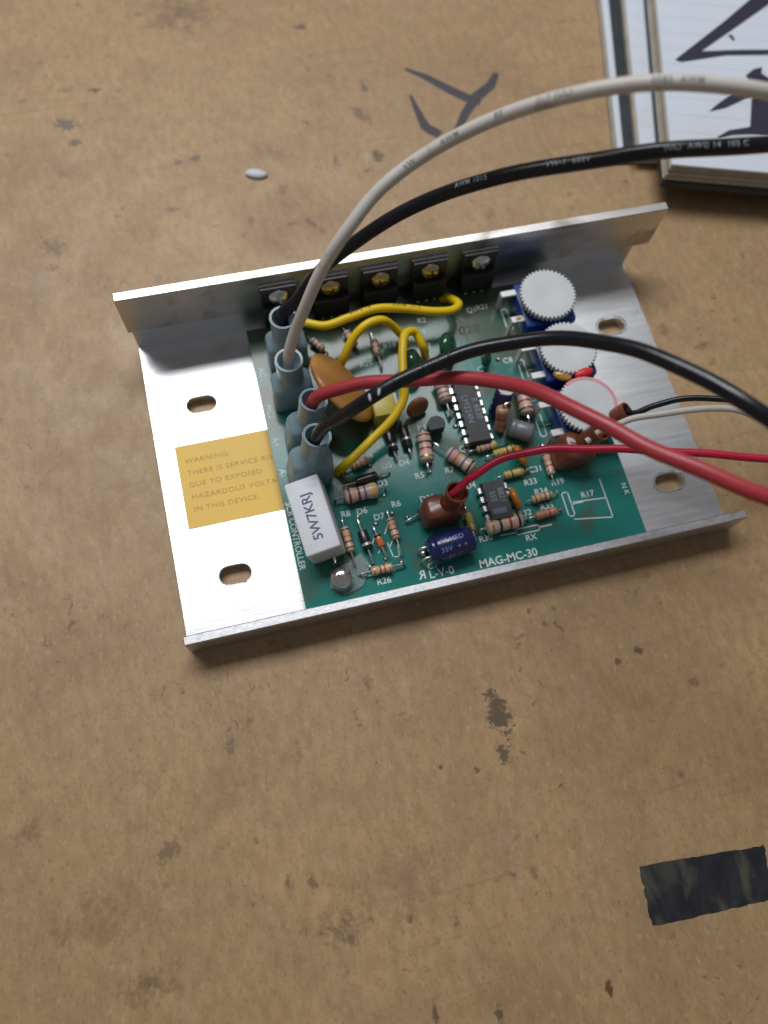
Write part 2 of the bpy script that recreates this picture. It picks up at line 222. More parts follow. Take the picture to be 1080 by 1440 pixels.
# ------------------------------------------------------------------ mesh helpers (millimetres in, one mesh object out)
V = Vector
ORG = {}
class MB:
    def __init__(s): s.bm = bmesh.new()
    def add(s, verts, faces):
        vs_ = [s.bm.verts.new(v) for v in verts]
        for f in faces:
            try: s.bm.faces.new([vs_[i] for i in f])
            except ValueError: pass
        return vs_
    def box(s, x0, x1, y0, y1, z0, z1, bev=0.0, M=None, seg=1):
        t = bmesh.new(); bmesh.ops.create_cube(t, size=1)
        for v in t.verts: v.co = V(((x0+x1)/2+v.co.x*(x1-x0), (y0+y1)/2+v.co.y*(y1-y0), (z0+z1)/2+v.co.z*(z1-z0)))
        if bev: bmesh.ops.bevel(t, geom=t.edges[:], offset=bev, segments=seg, profile=0.5, affect='EDGES')
        if M: t.transform(M)
        s.merge(t); return s
    def merge(s, t):
        t.verts.index_update(); mp = [s.bm.verts.new(v.co) for v in t.verts]
        for f in t.faces:
            try: s.bm.faces.new([mp[v.index] for v in f.verts])
            except ValueError: pass
        t.free()
    def lathe(s, p0, p1, prof, n=20):
        """prof = [(t along p0-p1 in mm, r)]"""
        p0 = V(p0); d = (V(p1)-p0).normalized(); a = d.orthogonal().normalized(); b = d.cross(a)
        vs_, fs = [], []
        for (t, r) in prof:
            for k in range(n):
                th = 2*math.pi*k/n; vs_.append(p0+d*t+(a*math.cos(th)+b*math.sin(th))*max(r, 0.001))
        m = len(prof)
        for i in range(m-1):
            for k in range(n): fs.append((i*n+k, i*n+(k+1) % n, (i+1)*n+(k+1) % n, (i+1)*n+k))
        fs.append(tuple(range(n-1, -1, -1))); fs.append(tuple((m-1)*n+k for k in range(n)))
        s.add(vs_, fs); return s
    def cyl(s, p0, p1, r, n=14, bev=0.0):
        L = (V(p1)-V(p0)).length; bev = min(bev, L/3)
        s.lathe(p0, p1, [(0, r), (L, r)] if not bev else [(0, r-bev), (bev*.3, r-bev*.3), (bev, r), (L-bev, r), (L-bev*.3, r-bev*.3), (L, r-bev)], n); return s
    def tube(s, pts, r, n=12):
        rings = frames(pts); vs_, fs = [], []
        for (p, a, b) in rings:
            for k in range(n):
                th = 2*math.pi*k/n; vs_.append(p+(a*math.cos(th)+b*math.sin(th))*r)
        m = len(rings)
        for i in range(m-1):
            for k in range(n): fs.append((i*n+k, i*n+(k+1) % n, (i+1)*n+(k+1) % n, (i+1)*n+k))
        fs.append(tuple(range(n-1, -1, -1))); fs.append(tuple((m-1)*n+k for k in range(n)))
        s.add(vs_, fs); return s
    def poly(s, pts, z0, z1):
        n = len(pts); vs_ = [(x, y, z0) for x, y in pts]+[(x, y, z1) for x, y in pts]
        s.add(vs_, [tuple(range(n, 2*n)), tuple(range(n-1, -1, -1))]+[(i, (i+1) % n, n+(i+1) % n, n+i) for i in range(n)]); return s
    def ellipsoid(s, c, ax, n=20, m=12, M=None):
        t = bmesh.new(); bmesh.ops.create_uvsphere(t, u_segments=n, v_segments=m, radius=1)
        for v in t.verts: v.co = V((v.co.x*ax[0], v.co.y*ax[1], v.co.z*ax[2]))
        if M: t.transform(M)
        for v in t.verts: v.co += V(c)
        s.merge(t); return s
    def build(s, name, m, parent=None, smooth=True, ang=40):
        bm = s.bm; bmesh.ops.recalc_face_normals(bm, faces=bm.faces[:])
        me = bpy.data.meshes.new(name)
        c = V((0, 0, 0)); cnt = len(bm.verts)
        lo = V((min(v.co[i] for v in bm.verts) for i in range(3))); hi = V((max(v.co[i] for v in bm.verts) for i in range(3)))
        c = (lo+hi)/2
        for v in bm.verts: v.co = (v.co-c)*S
        bm.to_mesh(me); bm.free()
        return link(name, me, m, c, parent, smooth, ang)
def link(name, me, m, c, parent, smooth=True, ang=40):
    me.materials.append(MATS[m])
    if smooth:
        for p in me.polygons: p.use_smooth = True
        try: me.set_sharp_from_angle(angle=math.radians(ang))
        except Exception: pass
    o = bpy.data.objects.new(name, me); C.objects.link(o)
    po = ORG.get(parent.name, V((0, 0, 0))) if parent else V((0, 0, 0))
    o.location = (c-po)*S; o.parent = parent; ORG[o.name] = c
    return o
def catmull(P, step=12):
    P = [V(p) for p in P]; P = [P[0]*2-P[1]]+P+[P[-1]*2-P[-2]]; out = []
    for i in range(1, len(P)-2):
        a, b, c, d = P[i-1:i+3]
        def tj(ti, p, q): return ti+max((q-p).length, 1e-6)**0.5
        t0 = 0; t1 = tj(t0, a, b); t2 = tj(t1, b, c); t3 = tj(t2, c, d)
        for k in range(step):
            t = t1+(t2-t1)*k/step
            A1 = a*((t1-t)/(t1-t0))+b*((t-t0)/(t1-t0)); A2 = b*((t2-t)/(t2-t1))+c*((t-t1)/(t2-t1)); A3 = c*((t3-t)/(t3-t2))+d*((t-t2)/(t3-t2))
            B1 = A1*((t2-t)/(t2-t0))+A2*((t-t0)/(t2-t0)); B2 = A2*((t3-t)/(t3-t1))+A3*((t-t1)/(t3-t1))
            out.append(B1*((t2-t)/(t2-t1))+B2*((t-t1)/(t2-t1)))
    out.append(P[-2]); return out
def frames(pts):
    pts = [V(p) for p in pts]; out = []; up = V((0, 0, 1)); a = None
    for i, p in enumerate(pts):
        d = (pts[min(i+1, len(pts)-1)]-pts[max(i-1, 0)]).normalized()
        if a is None: a = up.cross(d); a = a.normalized() if a.length > 0.05 else d.orthogonal().normalized()
        a = (a-d*a.dot(d)).normalized(); out.append((p, a, d.cross(a)))
    return out
def thing(name, label, cat, loc, group=None):
    o = bpy.data.objects.new(name, None); C.objects.link(o); o.empty_display_size = 0.01
    o.location = V(loc)*S; ORG[o.name] = V(loc); o['label'] = label; o['category'] = cat
    if group: o['group'] = group
    return o
def tag(o, label, cat, group=None):
    o['label'] = label; o['category'] = cat
    if group: o['group'] = group
    return o
def text_mesh(txt, size, spacing=1.0, weight=0.0, sx=1.0):
    cu = bpy.data.curves.new('t', 'FONT'); cu.body = txt; cu.size = size; cu.align_x = 'CENTER'; cu.align_y = 'CENTER'; cu.space_character = spacing; cu.offset = weight; cu.resolution_u = 3
    o = bpy.data.objects.new('t', cu); C.objects.link(o); dg = bpy.context.evaluated_depsgraph_get(); dg.update()
    me = bpy.data.meshes.new_from_object(o.evaluated_get(dg)); bpy.data.objects.remove(o); bpy.data.curves.remove(cu)
    vs_ = [(v.co.x*sx, v.co.y) for v in me.vertices]; fs = [tuple(p.vertices) for p in me.polygons]; bpy.data.meshes.remove(me)
    return vs_, fs
def lettering(txt, size, pos, rot, m, parent, name='lettering', weight=0.0, sx=1.0, M=None, spacing=1.0):
    vs_, fs = text_mesh(txt, size, spacing, weight, sx); mb = MB()
    if M is None: M = Matrix.Translation(V(pos)) @ Matrix.Rotation(rot, 4, 'Z')
    mb.add([M @ V((x, y, 0)) for x, y in vs_], fs)
    return mb.build(name, m, parent, False)
def dense(vs_, fs, cuts=2):
    t = bmesh.new(); q = [t.verts.new((x, y, 0)) for x, y in vs_]
    for f in fs:
        try: t.faces.new([q[i] for i in f])
        except ValueError: pass
    bmesh.ops.triangulate(t, faces=t.faces[:]); bmesh.ops.subdivide_edges(t, edges=t.edges[:], cuts=cuts, use_grid_fill=True); t.verts.index_update()
    out = [(v.co.x, v.co.y) for v in t.verts], [tuple(v.index for v in f.verts) for f in t.faces]; t.free(); return out
def wire_text(pts, start, txt, size, r, angle, m, parent, sx=1.0, gap=0.05):
    fr = []
    for p, a, b in frames(pts):
        d = a.cross(b); a2 = V((0, 0, 1)).cross(d).normalized(); fr.append((p, a2, d.cross(a2)))
    cum = [0]
    for i in range(1, len(fr)): cum.append(cum[-1]+(fr[i][0]-fr[i-1][0]).length)
    vs_, fs = dense(*text_mesh(txt, size, 1.15, 0.012, sx)); x0 = min(v[0] for v in vs_)
    def at(s):
        for i in range(1, len(cum)):
            if cum[i] >= s or i == len(cum)-1:
                t = (s-cum[i-1])/(cum[i]-cum[i-1]); p = fr[i-1][0].lerp(fr[i][0], t); a = fr[i-1][1].lerp(fr[i][1], t).normalized(); b = fr[i-1][2].lerp(fr[i][2], t).normalized(); return p, a, b
    out = []
    for x, y in vs_:
        p, a, b = at(start+x-x0); th = angle-y/r; out.append(p+(a*math.cos(th)+b*math.sin(th))*(r+gap))
    mb = MB(); mb.add(out, fs); return mb.build('lettering', m, parent, False)

# ------------------------------------------------------------------ the setting
mb = MB(); mb.box(-700, 900, -600, 800, -20, 0)
table = mb.build('table_top', 'worn_hardboard', None, False); table['kind'] = 'structure'
def stroke(pts, ws, z, m, parent, name='marker_stroke', h=0.06):
    """a felt-pen stroke: polyline with widths"""
    L_, R_ = [], []
    for i, p in enumerate(pts):
        a = V(pts[max(i-1, 0)][:2]); b = V(pts[min(i+1, len(pts)-1)][:2]); d = (b-a).normalized(); nn = V((-d.y, d.x)); q = V(p[:2])
        L_.append(q+nn*ws[i]/2); R_.append(q-nn*ws[i]/2)
    mb = MB(); n = len(pts)
    vs_ = [(*p, z+h) for p in L_]+[(*p, z+h) for p in R_]
    mb.add(vs_, [(i, i+1, n+i+1, n+i) for i in range(n-1)])
    return mb.build(name, m, parent, False)
MATS['marker_faded'] = mat('marker_faded', (0.055, 0.048, 0.062), 0.6, 0, 0.35, 300)
stroke([(101.70, 179.28), (107.55, 174.73), (114.23, 167.83), (118.82, 163.55), (123.33, 160.86)], [1.0, 2.6, 3.4, 3.6, 3.2], 0, 'marker_faded', table)
stroke([(132.20, 172.07), (128.72, 167.20), (122.50, 163.21), (116.65, 156.75), (110.76, 148.03)], [2.0, 3.4, 3.8, 3.0, 2.4], 0, 'marker_faded', table, h=0.09)
stroke([(100.49, 167.72), (101.24, 160.12), (102.05, 153.85), (103.92, 151.69), (106.02, 149.49)], [1.0, 2.4, 3.4, 3.8, 3.2], 0, 'marker_faded', table)

# ------------------------------------------------------------------ motor controller
mc = thing('motor_controller', 'open motor controller with green circuit board in a bare aluminium channel chassis', 'motor controller', (74, 44, 0))
B = 7.6
# chassis: base plate with four slots, low front flange, rear flange
def slot_pts(cx, cy, L_, w, n=8):
    r = w/2; out = []
    for k in range(n+1): th = -math.pi/2+math.pi*k/n; out.append((cx+L_/2-r+r*math.cos(th), cy+r*math.sin(th)))
    for k in range(n+1): th = math.pi/2+math.pi*k/n; out.append((cx-L_/2+r+r*math.cos(th), cy+r*math.sin(th)))
    return out
SL = [(14.20, 66.83), (14.63, 16.92), (136.74, 67.33), (136.30, 16.44)]
cu = bpy.data.curves.new('plate', 'CURVE'); cu.dimensions = '2D'; cu.fill_mode = 'BOTH'
def ring(pts):
    sp = cu.splines.new('POLY'); sp.points.add(len(pts)-1); sp.use_cyclic_u = True
    for i, (x, y) in enumerate(pts): sp.points[i].co = (x, y, 0, 1)
W = 147.9
ring([(0, 1.0), (W, 1.0), (W, 89.0), (0, 89.0)])
for (x, y) in SL: ring(slot_pts(x, y, 8.4, 5.0))
cu.extrude = 1.5
po = bpy.data.objects.new('p', cu); C.objects.link(po); dg = bpy.context.evaluated_depsgraph_get(); dg.update()
pm = bpy.data.meshes.new_from_object(po.evaluated_get(dg)); bpy.data.objects.remove(po)
mb = MB(); t = bmesh.new(); t.from_mesh(pm)
for v in t.verts: v.co.z += 1.52
bmesh.ops.remove_doubles(t, verts=t.verts[:], dist=0.001); mb.merge(t)
chassis = mb.build('base_plate', 'aluminium', mc, False)
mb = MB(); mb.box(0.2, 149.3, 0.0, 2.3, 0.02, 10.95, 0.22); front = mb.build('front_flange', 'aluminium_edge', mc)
mb = MB(); mb.box(0, W, 88.0, 90.0, 3.05, 12.2); mb.build('rear_flange', 'aluminium', mc, False)
mb = MB(); mb.box(-0.95, 152.7, 87.5, 90.1, 11.7, 26.5, 0.18); bar = mb.build('heat_sink_bar', 'aluminium_bar', mc)
for i, (x, y) in enumerate(SL):                    # raised burr round each slot
    pts = [(px, py, 3.06) for px, py in slot_pts(x, y, 8.7 if i < 2 else 9.3, 5.3 if i < 2 else 5.9, 10)]
    mb = MB(); mb.tube(pts+pts[:2], 0.13 if i < 2 else 0.24, 6); mb.build('slot_rim', 'burr' if i > 1 else 'aluminium', mc)
# warning sticker, tucked under the board edge
MATS['sticker'] = mat('sticker', (0.86, 0.55, 0.085), 0.50, 0, 0.10, 45, 0.05, 600)
mb = MB(); SX0, SX1, SY0, SY1 = 4.95, 33.5, 31.5, 55.5
mb.box(SX0, SX1, SY0, SY1, 3.04, 3.16); stk = mb.build('sticker', 'sticker', mc, False); stk['label'] = 'yellow warning sticker with five faded lines of print'
MATS['sticker_print'] = mat('sticker_print', (0.50, 0.345, 0.095), 0.7, 0, 0.35, 900)
def left_text(txt, x, y, size, z, m, parent, sx=1.0):
    vs_, fs = text_mesh(txt, size, 1.1, 0, sx); x0 = min(v[0] for v in vs_); mb = MB(); mb.add([(vx-x0+x, vy+y, z) for vx, vy in vs_], fs); return mb.build('lettering', m, parent, False)
for i, (tx, x, lim) in enumerate([('WARNING:', 7.0, 13.0), ('THERE IS SERVICE RISK', 7.1, 32), ('DUE TO EXPOSED', 7.2, 24), ('HAZARDOUS VOLTAGES', 7.3, 30), ('IN THIS DEVICE.', 7.3, 25)]):
    left_text(tx, x, 50.6-i*3.5, 2.0, 3.19, 'sticker_print', stk, 1.12)

# circuit board
mb = MB(); mb.box(30.4, 122.6, 2.7, 84.5, B-1.6, B, 0.05); board = mb.build('circuit_board', 'solder_mask', mc, False)
for (x, y) in ((40, 12), (113, 11), (113, 78), (38, 80)):
    mb = MB(); mb.cyl((x, y, 3.0), (x, y, B-1.5), 3.0, 16); mb.build('standoff', 'nylon', mc)
def silk(txt, px, size=2.3, rot=0.0, m='silk', sx=1.0, w=0.03): return lettering(txt, size, (px[0], px[1], B+0.035), rot, m, board, weight=w, sx=sx)
def sline(pts, w=0.35, z=0.035, m='silk'):
    mb = MB()
    for a, b in zip(pts[:-1], pts[1:]):
        a = V(a[:2]); b = V(b[:2]); d = (b-a).normalized()*w/2; nn = V((-d.y, d.x)); q = [a-d+nn, a-d-nn, b+d-nn, b+d+nn]
        mb.add([(*v, B+z) for v in q], [(0, 1, 2, 3)])
    return mb.build('silkscreen_line', m, board, False)
CW = -math.pi/2
silk('AC1', (32.25, 69.87), 2.4, CW); silk('AC2', (32.18, 58.33), 2.4, CW); silk('A+', (31.93, 49.11), 2.4, CW); silk('A-', (31.86, 40.09), 2.4, CW)
silk('SCR CONTROLLER', (31.66, 22.37), 2.35, CW, sx=0.94)
silk('MAG-MC-30', (84.21, 4.20), 3.0, 0, sx=1.0, w=0.06); silk('R', (61.15, 4.80), 3.2, 0, sx=-1.0, w=0.05); silk('L-V-0', (66.17, 4.43), 3.0, 0, w=0.05); silk('C1', (64.28, 6.60), 2.2)
silk('028', (92.79, 72.00), 3.9, 0.0, 'stamp_ink', sx=1.1)
for tx, p_ in [('R26', (51.19, 5.55)), ('R6', (59.24, 25.01)), ('D7', (54.00, 22.53)), ('D6', (50.00, 25.04)), ('R8', (45.64, 25.20)), ('D3', (57.13, 31.43)), ('R3', (46.36, 32.57)),
               ('R5', (67.35, 31.47)), ('D4', (64.15, 35.95)), ('D5', (59.46, 36.14)), ('R4', (71.51, 45.10)), ('R7', (75.65, 31.33)), ('D31', (67.75, 24.75)), ('Q2', (81.30, 36.48)),
               ('R30', (79.90, 10.72)), ('RX', (91.74, 8.25)), ('R33', (96.22, 23.24)), ('C31', (98.67, 26.50)), ('R19', (103.45, 21.64)), ('R34', (98.26, 20.06)), ('R35', (98.48, 15.67)),
               ('R32', (92.07, 15.05)), ('R17', (110.36, 16.55)), ('D6', (55.10, 40.04)), ('R25', (61.15, 67.25)), ('R20', (67.19, 66.69)), ('Q3', (79.12, 69.35)), ('R15', (79.79, 64.76)), ('R18', (69.04, 71.66)),
               ('C8', (100.88, 60.15)), ('25', (104.27, 47.00)), ('Q1', (95.23, 78.29)), ('R21', (98.57, 78.60)), ('U4', (80.08, 25.75)), ('C', (92.24, 58.92)), ('R1', (57.86, 77.02)), ('R11', (78.44, 73.99)), ('R2', (80.05, 77.73))]:
    silk(tx, p_, 2.35)
silk('K', (121.09, 14.81), 2.0, CW); silk('N', (120.94, 16.74), 2.0, CW)
def rect(c, w, h, r=0):
    x, y = c; return [(x-w/2, y-h/2), (x+w/2, y-h/2), (x+w/2, y+h/2), (x-w/2, y+h/2), (x-w/2, y-h/2)]
for c in ((104.60, 73.22), (104.36, 56.16), (103.99, 38.79), (104.33, 14.98)):
    sline(rect(c, 1.7, 6.8)); x, y = c; sline([(x+0.9, y-0.2), (x+4.2, y-0.2)])
xr, yr = (91.46, 10.52); sline(rect((xr, yr), 6.5, 1.5)); sline([(xr-3.3, yr), (xr-7.4, yr)]); sline([(xr+3.3, yr), (xr+6.6, yr)])
sline([(115.02, 19.94), (115.07, 8.88), (104.69, 10.59)], 0.3); sline([(105.84, 15.27), (114.79, 14.53)], 0.3)
x, y = (53.16, 16.74)
sline([(x-3.2, y-1.8), (x-1.6, y+0.6)], 0.3); sline([(x+1.2, y+1.0), (x+2.4, y+3.0)], 0.3); sline([(x-1.5, y-3.6), (x-.6, y-2.2)], .3); sline([(x+1.6, y-2.8), (x+2.6, y-1.4)], .3)
x, y = (55.49, 13.07); sline([(x-1, y+2), (x-.4, y-2), (x+1.2, y-2), (x+1.4, y+1)], 0.28)
sline([(47.60, 7.71), (54.70, 7.62)], 0.28)
# solder joints dotted between the parts
for (px, py) in [(48.52, 9.99), (52.93, 11.12), (56.63, 9.31), (45.35, 8.42), (61.06, 20.75), (70.23, 31.89), (56.59, 33.21), (56.69, 28.02), (54.99, 37.11), (79.92, 46.15), (57.52, 22.75), (63.90, 8.04), (48.55, 23.75), (52.63, 20.83), (96.31, 26.80), (102.18, 18.99), (101.56, 13.95), (83.20, 29.68), (98.13, 60.95), (80.58, 43.37)]:
    mb = MB(); mb.lathe((px, py, B-0.1), (px, py, B+1), [(0, 0.75), (0.18, 0.7), (0.45, 0.4), (0.8, 0.28)], 10); mb.build('solder_joint', 'dull_lead', board)

def lead_to_board(p, d, ext, r, parent, m='tinned', z=None):
    """lead leaves the body at p along d, bends down into the board"""
    p = V(p); d = V(d).normalized(); q = p+d*ext; zb = B-0.3 if z is None else z
    path = [p-d*0.3, p+d*ext*0.5, p+d*(ext-0.5), V((q.x, q.y, p.z-0.35)), V((q.x, q.y, zb))]
    mb = MB(); mb.tube(path, r, 8); return mb.build('lead', m, parent)
def resistor(a, b, r, body, bands, ext=(2.2, 2.2), lead_m='tinned'):
    a = V(a); b = V(b); L_ = (b-a).length; d = (b-a).normalized(); e = min(r*1.5, L_*0.3)
    prof = [(0, r*0.32), (L_*0.02, r*0.72), (L_*0.07, r*0.96), (e*0.55, r), (e*0.85, r*0.97), (e*1.05, r*0.88), (L_/2, r*0.87), (L_-e*1.05, r*0.88), (L_-e*0.85, r*0.97), (L_-e*0.55, r), (L_*0.93, r*0.96), (L_*0.98, r*0.72), (L_, r*0.32)]
    mb = MB(); mb.lathe(a, b, prof, 18); o = mb.build('resistor', body, mc, True, 60)
    for t, c in bands:
        w = max(0.35, L_*0.065); s0 = t*L_-w/2; rr = r*1.012 if (t*L_ < e*0.9 or t*L_ > L_-e*0.9) else r*0.905
        mb = MB(); mb.lathe(a, b, [(s0, rr-.05), (s0+.02, rr), (s0+w-.02, rr), (s0+w, rr-.05)], 18); mb.build('band', 'band_'+c, o)
    lead_to_board(a, -d, ext[0], 0.32 if r > 1.2 else 0.26, o, lead_m); lead_to_board(b, d, ext[1], 0.32 if r > 1.2 else 0.26, o, lead_m)
    return o
def diode(a, b, r, m='diode_black', band=0.8, ext=(3, 3), bm='band_silver'):
    a = V(a); b = V(b); L_ = (b-a).length; d = (b-a).normalized()
    mb = MB(); mb.cyl(a, b, r, 16, 0.18); o = mb.build('diode', m, mc)
    if band is not None:
        mb = MB(); s0 = band*L_; mb.lathe(a, b, [(s0, r-.03), (s0+.02, r+.015), (s0+.68, r+.015), (s0+.7, r-.03)], 16); mb.build('band', bm, o)
    lead_to_board(a, -d, ext[0], 0.3, o); lead_to_board(b, d, ext[1], 0.3, o); return o
def disc_cap(name, c, nrm, R_, T, m, legs=True, tilt=None):
    nrm = V(nrm).normalized(); c = V(c); mb = MB()
    prof = [(T*(-math.cos(math.pi*k/12))/2, R_*(math.sin(math.pi*k/12)**0.55)) for k in range(13)]
    mb.lathe(c, c+nrm, prof, 32); o = mb.build(name, m, mc, True, 80)
    if legs:
        side = nrm.cross(V((0, 0, 1))).normalized()
        for sgn in (-1, 1):
            q = c+side*sgn*R_*0.45; mb = MB(); mb.tube([V((q.x, q.y, c.z-R_*0.6)), V((q.x, q.y, B+1)), V((q.x, q.y, B-.3))], 0.3, 8); mb.build('lead', 'tinned', o)
    return o
Z1, Z2 = 9.9, 9.2          # axis heights of 1 W and 1/4 W parts
# big resistors
resistor((70.94, 42.40, 9.90), (69.90, 33.94, 9.90), 2.0, 'res_pink', [(.14, 'brown'), (.36, 'black'), (.58, 'red'), (.85, 'gold')], (1.6, 2.4))
resistor((75.94, 35.78, 9.90), (81.48, 29.31, 9.90), 2.0, 'res_pink', [(.14, 'violet'), (.36, 'orange'), (.62, 'violet'), (.86, 'black')], (4.5, 1.2))
resistor((79.39, 56.66, 9.90), (79.60, 49.92, 9.90), 2.0, 'res_pink', [(.14, 'brown'), (.40, 'black'), (.62, 'violet'), (.85, 'brown')], (1.6, 4.2), 'dull_lead')
resistor((101.01, 50.94, 10.40), (100.38, 41.49, 10.40), 2.0, 'res_pink', [(.14, 'brown'), (.36, 'violet'), (.6, 'red'), (.85, 'brown')], (1.5, 2.0))
resistor((80.04, 12.74, 9.90), (90.28, 13.04, 9.90), 2.05, 'res_pink', [(.16, 'gold'), (.37, 'black'), (.63, 'red'), (.86, 'black')], (1.6, 1.6))
resistor((46.12, 29.10, 9.90), (55.32, 29.30, 9.90), 2.1, 'res_pink', [(.15, 'brown'), (.42, 'brown'), (.60, 'violet'), (.86, 'yellow')], (2.4, 2.0), 'dull_lead')
# small resistors
sm = 1.15
resistor((56.40, 21.05, 9.20), (56.85, 15.22, 9.20), sm, 'res_tan', [(.14, 'brown'), (.34, 'orange'), (.56, 'brown'), (.85, 'brown')], (2.6, 4.2))
resistor((44.37, 21.37, 9.20), (44.66, 14.47, 9.20), sm, 'res_tan', [(.14, 'brown'), (.4, 'orange'), (.62, 'brown'), (.85, 'brown')], (2.6, 3.6))
resistor((48.40, 8.26, 9.20), (54.00, 8.31, 9.20), sm+.1, 'res_tan', [(.14, 'gold'), (.42, 'brown'), (.62, 'red'), (.86, 'gold')], (3.0, 3.2), 'dull_lead')
resistor((50.11, 37.30, 9.20), (54.82, 38.36, 9.20), sm, 'res_tan', [(.2, 'brown'), (.5, 'orange'), (.8, 'red')], (2.0, 1.6))
resistor((84.02, 34.97, 9.20), (89.82, 35.43, 9.20), sm, 'res_tan', [(.14, 'brown'), (.42, 'orange'), (.62, 'violet'), (.86, 'yellow')], (2.0, 3.0))
resistor((88.17, 32.58, 9.20), (94.41, 33.14, 9.20), sm, 'res_yellow', [(.14, 'gold'), (.36, 'yellow'), (.6, 'black'), (.84, 'brown')], (2.2, 2.0))
resistor((89.23, 26.02, 9.20), (94.74, 26.28, 9.20), sm, 'res_yellow', [(.14, 'gold'), (.38, 'black'), (.58, 'yellow'), (.85, 'gold')], (1.8, 2.0))
resistor((94.52, 17.82, 9.20), (100.25, 18.19, 9.20), sm, 'res_tan', [(.14, 'brown'), (.40, 'orange'), (.62, 'black'), (.85, 'brown')], (1.5, 1.8))
resistor((94.08, 13.23, 9.20), (100.14, 13.50, 9.20), sm, 'res_rust', [(.14, 'gold'), (.40, 'orange'), (.62, 'red'), (.85, 'orange')], (1.8, 1.4))
resistor((102.07, 30.20, 9.20), (101.94, 23.44, 9.20), sm, 'res_pink', [(.14, 'brown'), (.38, 'orange'), (.62, 'red'), (.85, 'gold')], (3.0, 1.2))
resistor((76.60, 17.94, 9.20), (76.73, 12.91, 9.20), sm, 'res_yellow', [(.14, 'gold'), (.5, 'yellow'), (.85, 'gold')], (2.4, 2.4))
resistor((47.62, 76.96, 9.20), (50.25, 73.18, 9.20), sm, 'res_pink', [(.2, 'brown'), (.5, 'red'), (.8, 'brown')], (1.6, 1.6), 'dull_lead')
resistor((64.62, 73.46, 9.20), (64.81, 68.31, 9.20), sm, 'res_pink', [(.2, 'brown'), (.5, 'red'), (.8, 'gold')], (3.4, 4.0))
resistor((57.59, 77.72, 9.20), (59.30, 72.69, 9.20), sm, 'res_pink', [(.2, 'brown'), (.5, 'red'), (.8, 'brown')], (1.6, 1.6), 'dull_lead')
resistor((77.81, 67.47, 9.20), (77.58, 58.79, 9.20), sm, 'res_pink', [(.2, 'orange'), (.5, 'red'), (.8, 'brown')], (1.2, 1.2))
# stand-up resistor beside the navy capacitor
p0 = V((92.18, 39.53, 8.60)); p1 = V((91.95, 42.12, 17.00))
o = resistor(p0, p1, 1.75, 'res_rust', [(.3, 'brown'), (.6, 'red')], (0.8, 0.6), 'dull_lead')
mb = MB(); mb.tube(catmull([p1, p1+V((0.3, 0.2, 1.0)), p1+V((1.8, 0.6, 1.0)), p1+V((2.6, 0.8, -1.5)), V((p1.x+2.8, p1.y+0.8, B-.2))], 5), 0.3, 8); mb.build('lead', 'tinned', o)
# diodes
diode((48.60, 19.30, 9.00), (49.11, 14.30, 9.00), 1.35, band=0.70, ext=(4.0, 3.6))
diode((52.15, 17.55, 8.90), (52.68, 14.30, 8.90), 0.95, 'diode_glass', 0.05, (2.6, 3.0), 'band_black')
diode((50.24, 32.81, 9.00), (55.98, 33.40, 9.00), 1.35, band=None, ext=(3.4, 3.6))
diode((61.85, 45.43, 9.00), (62.14, 39.38, 9.00), 1.35, band=0.72, ext=(1.6, 2.6))
diode((66.13, 45.80, 9.00), (66.27, 39.34, 9.00), 1.30, band=0.55, ext=(1.8, 2.2))
diode((64.34, 20.54, 9.00), (70.22, 22.26, 9.00), 1.35, band=None, ext=(4.0, 1.2))
# discs
disc_cap('varistor', (51.71, 56.62, 17.00), (0.74, 0.22, 0.60), 11.2, 4.0, 'varistor')
disc_cap('disc_capacitor', (71.11, 49.62, 11.00), (0.25, -0.90, 0.30), 3.4, 2.2, 'brown_cap')
disc_cap('disc_capacitor', (89.60, 18.47, 11.50), (0.93, 0.12, 0.35), 3.3, 2.0, 'orange_cap')
disc_cap('disc_capacitor', (94.69, 30.16, 11.00), (0.85, 0.10, 0.50), 3.0, 1.9, 'orange_cap')
disc_cap('dipped_capacitor', (83.89, 65.21, 12.00), (0.75, -0.25, 0.35), 4.3, 4.0, 'green_dip')
disc_cap('dipped_capacitor', (73.25, 62.17, 12.00), (0.85, -0.1, 0.35), 4.3, 4.0, 'green_dip')
disc_cap('disc_capacitor', (93.81, 60.08, 11.00), (0.5, -0.4, 0.5), 2.2, 1.6, 'green_dip')
# yellow box capacitor with a pale side
x, y, z = (61.76, 50.64, 15.00); mb = MB(); mb.box(x-3.0, x+3.0, y-3.2, y+3.4, B+0.2, 15, 0.5, seg=2); o = mb.build('box_capacitor', 'yellow_cap', mc)
mb = MB(); mb.box(x+3.02, x+4.0, y-2.4, y+3.0, B+0.1, 14.6, 0.2); mb.build('end_plate', 'white_paint', o)
# navy electrolytic lying near the front edge
def can(name, a, b, r, m, end_m=None, parent=mc):
    a = V(a); b = V(b); L_ = (b-a).length
    prof = [(0, r*0.78), (0.25, r*0.9), (0.7, r), (1.5, r), (1.9, r*0.93), (2.4, r), (L_-0.7, r), (L_-0.25, r*0.93), (L_, r*0.80)]
    mb = MB(); mb.lathe(a, b, prof, 28); o = mb.build(name, m, parent, True, 50)
    if end_m:
        d = (b-a).normalized(); mb = MB(); mb.lathe(b-d*0.05, b+d, [(0, r*0.80), (0.10, r*0.78), (0.12, r*.3)], 24); mb.build('end_cap', end_m, o)
    return o
ea, eb = V((63.65, 9.53, 11.40)), V((75.47, 10.54, 11.40)); elc = can('electrolytic_capacitor', ea, eb, 3.7, 'navy')
dd = (eb-ea).normalized(); rotz = math.atan2(dd.y, dd.x); mid = (ea+eb)/2
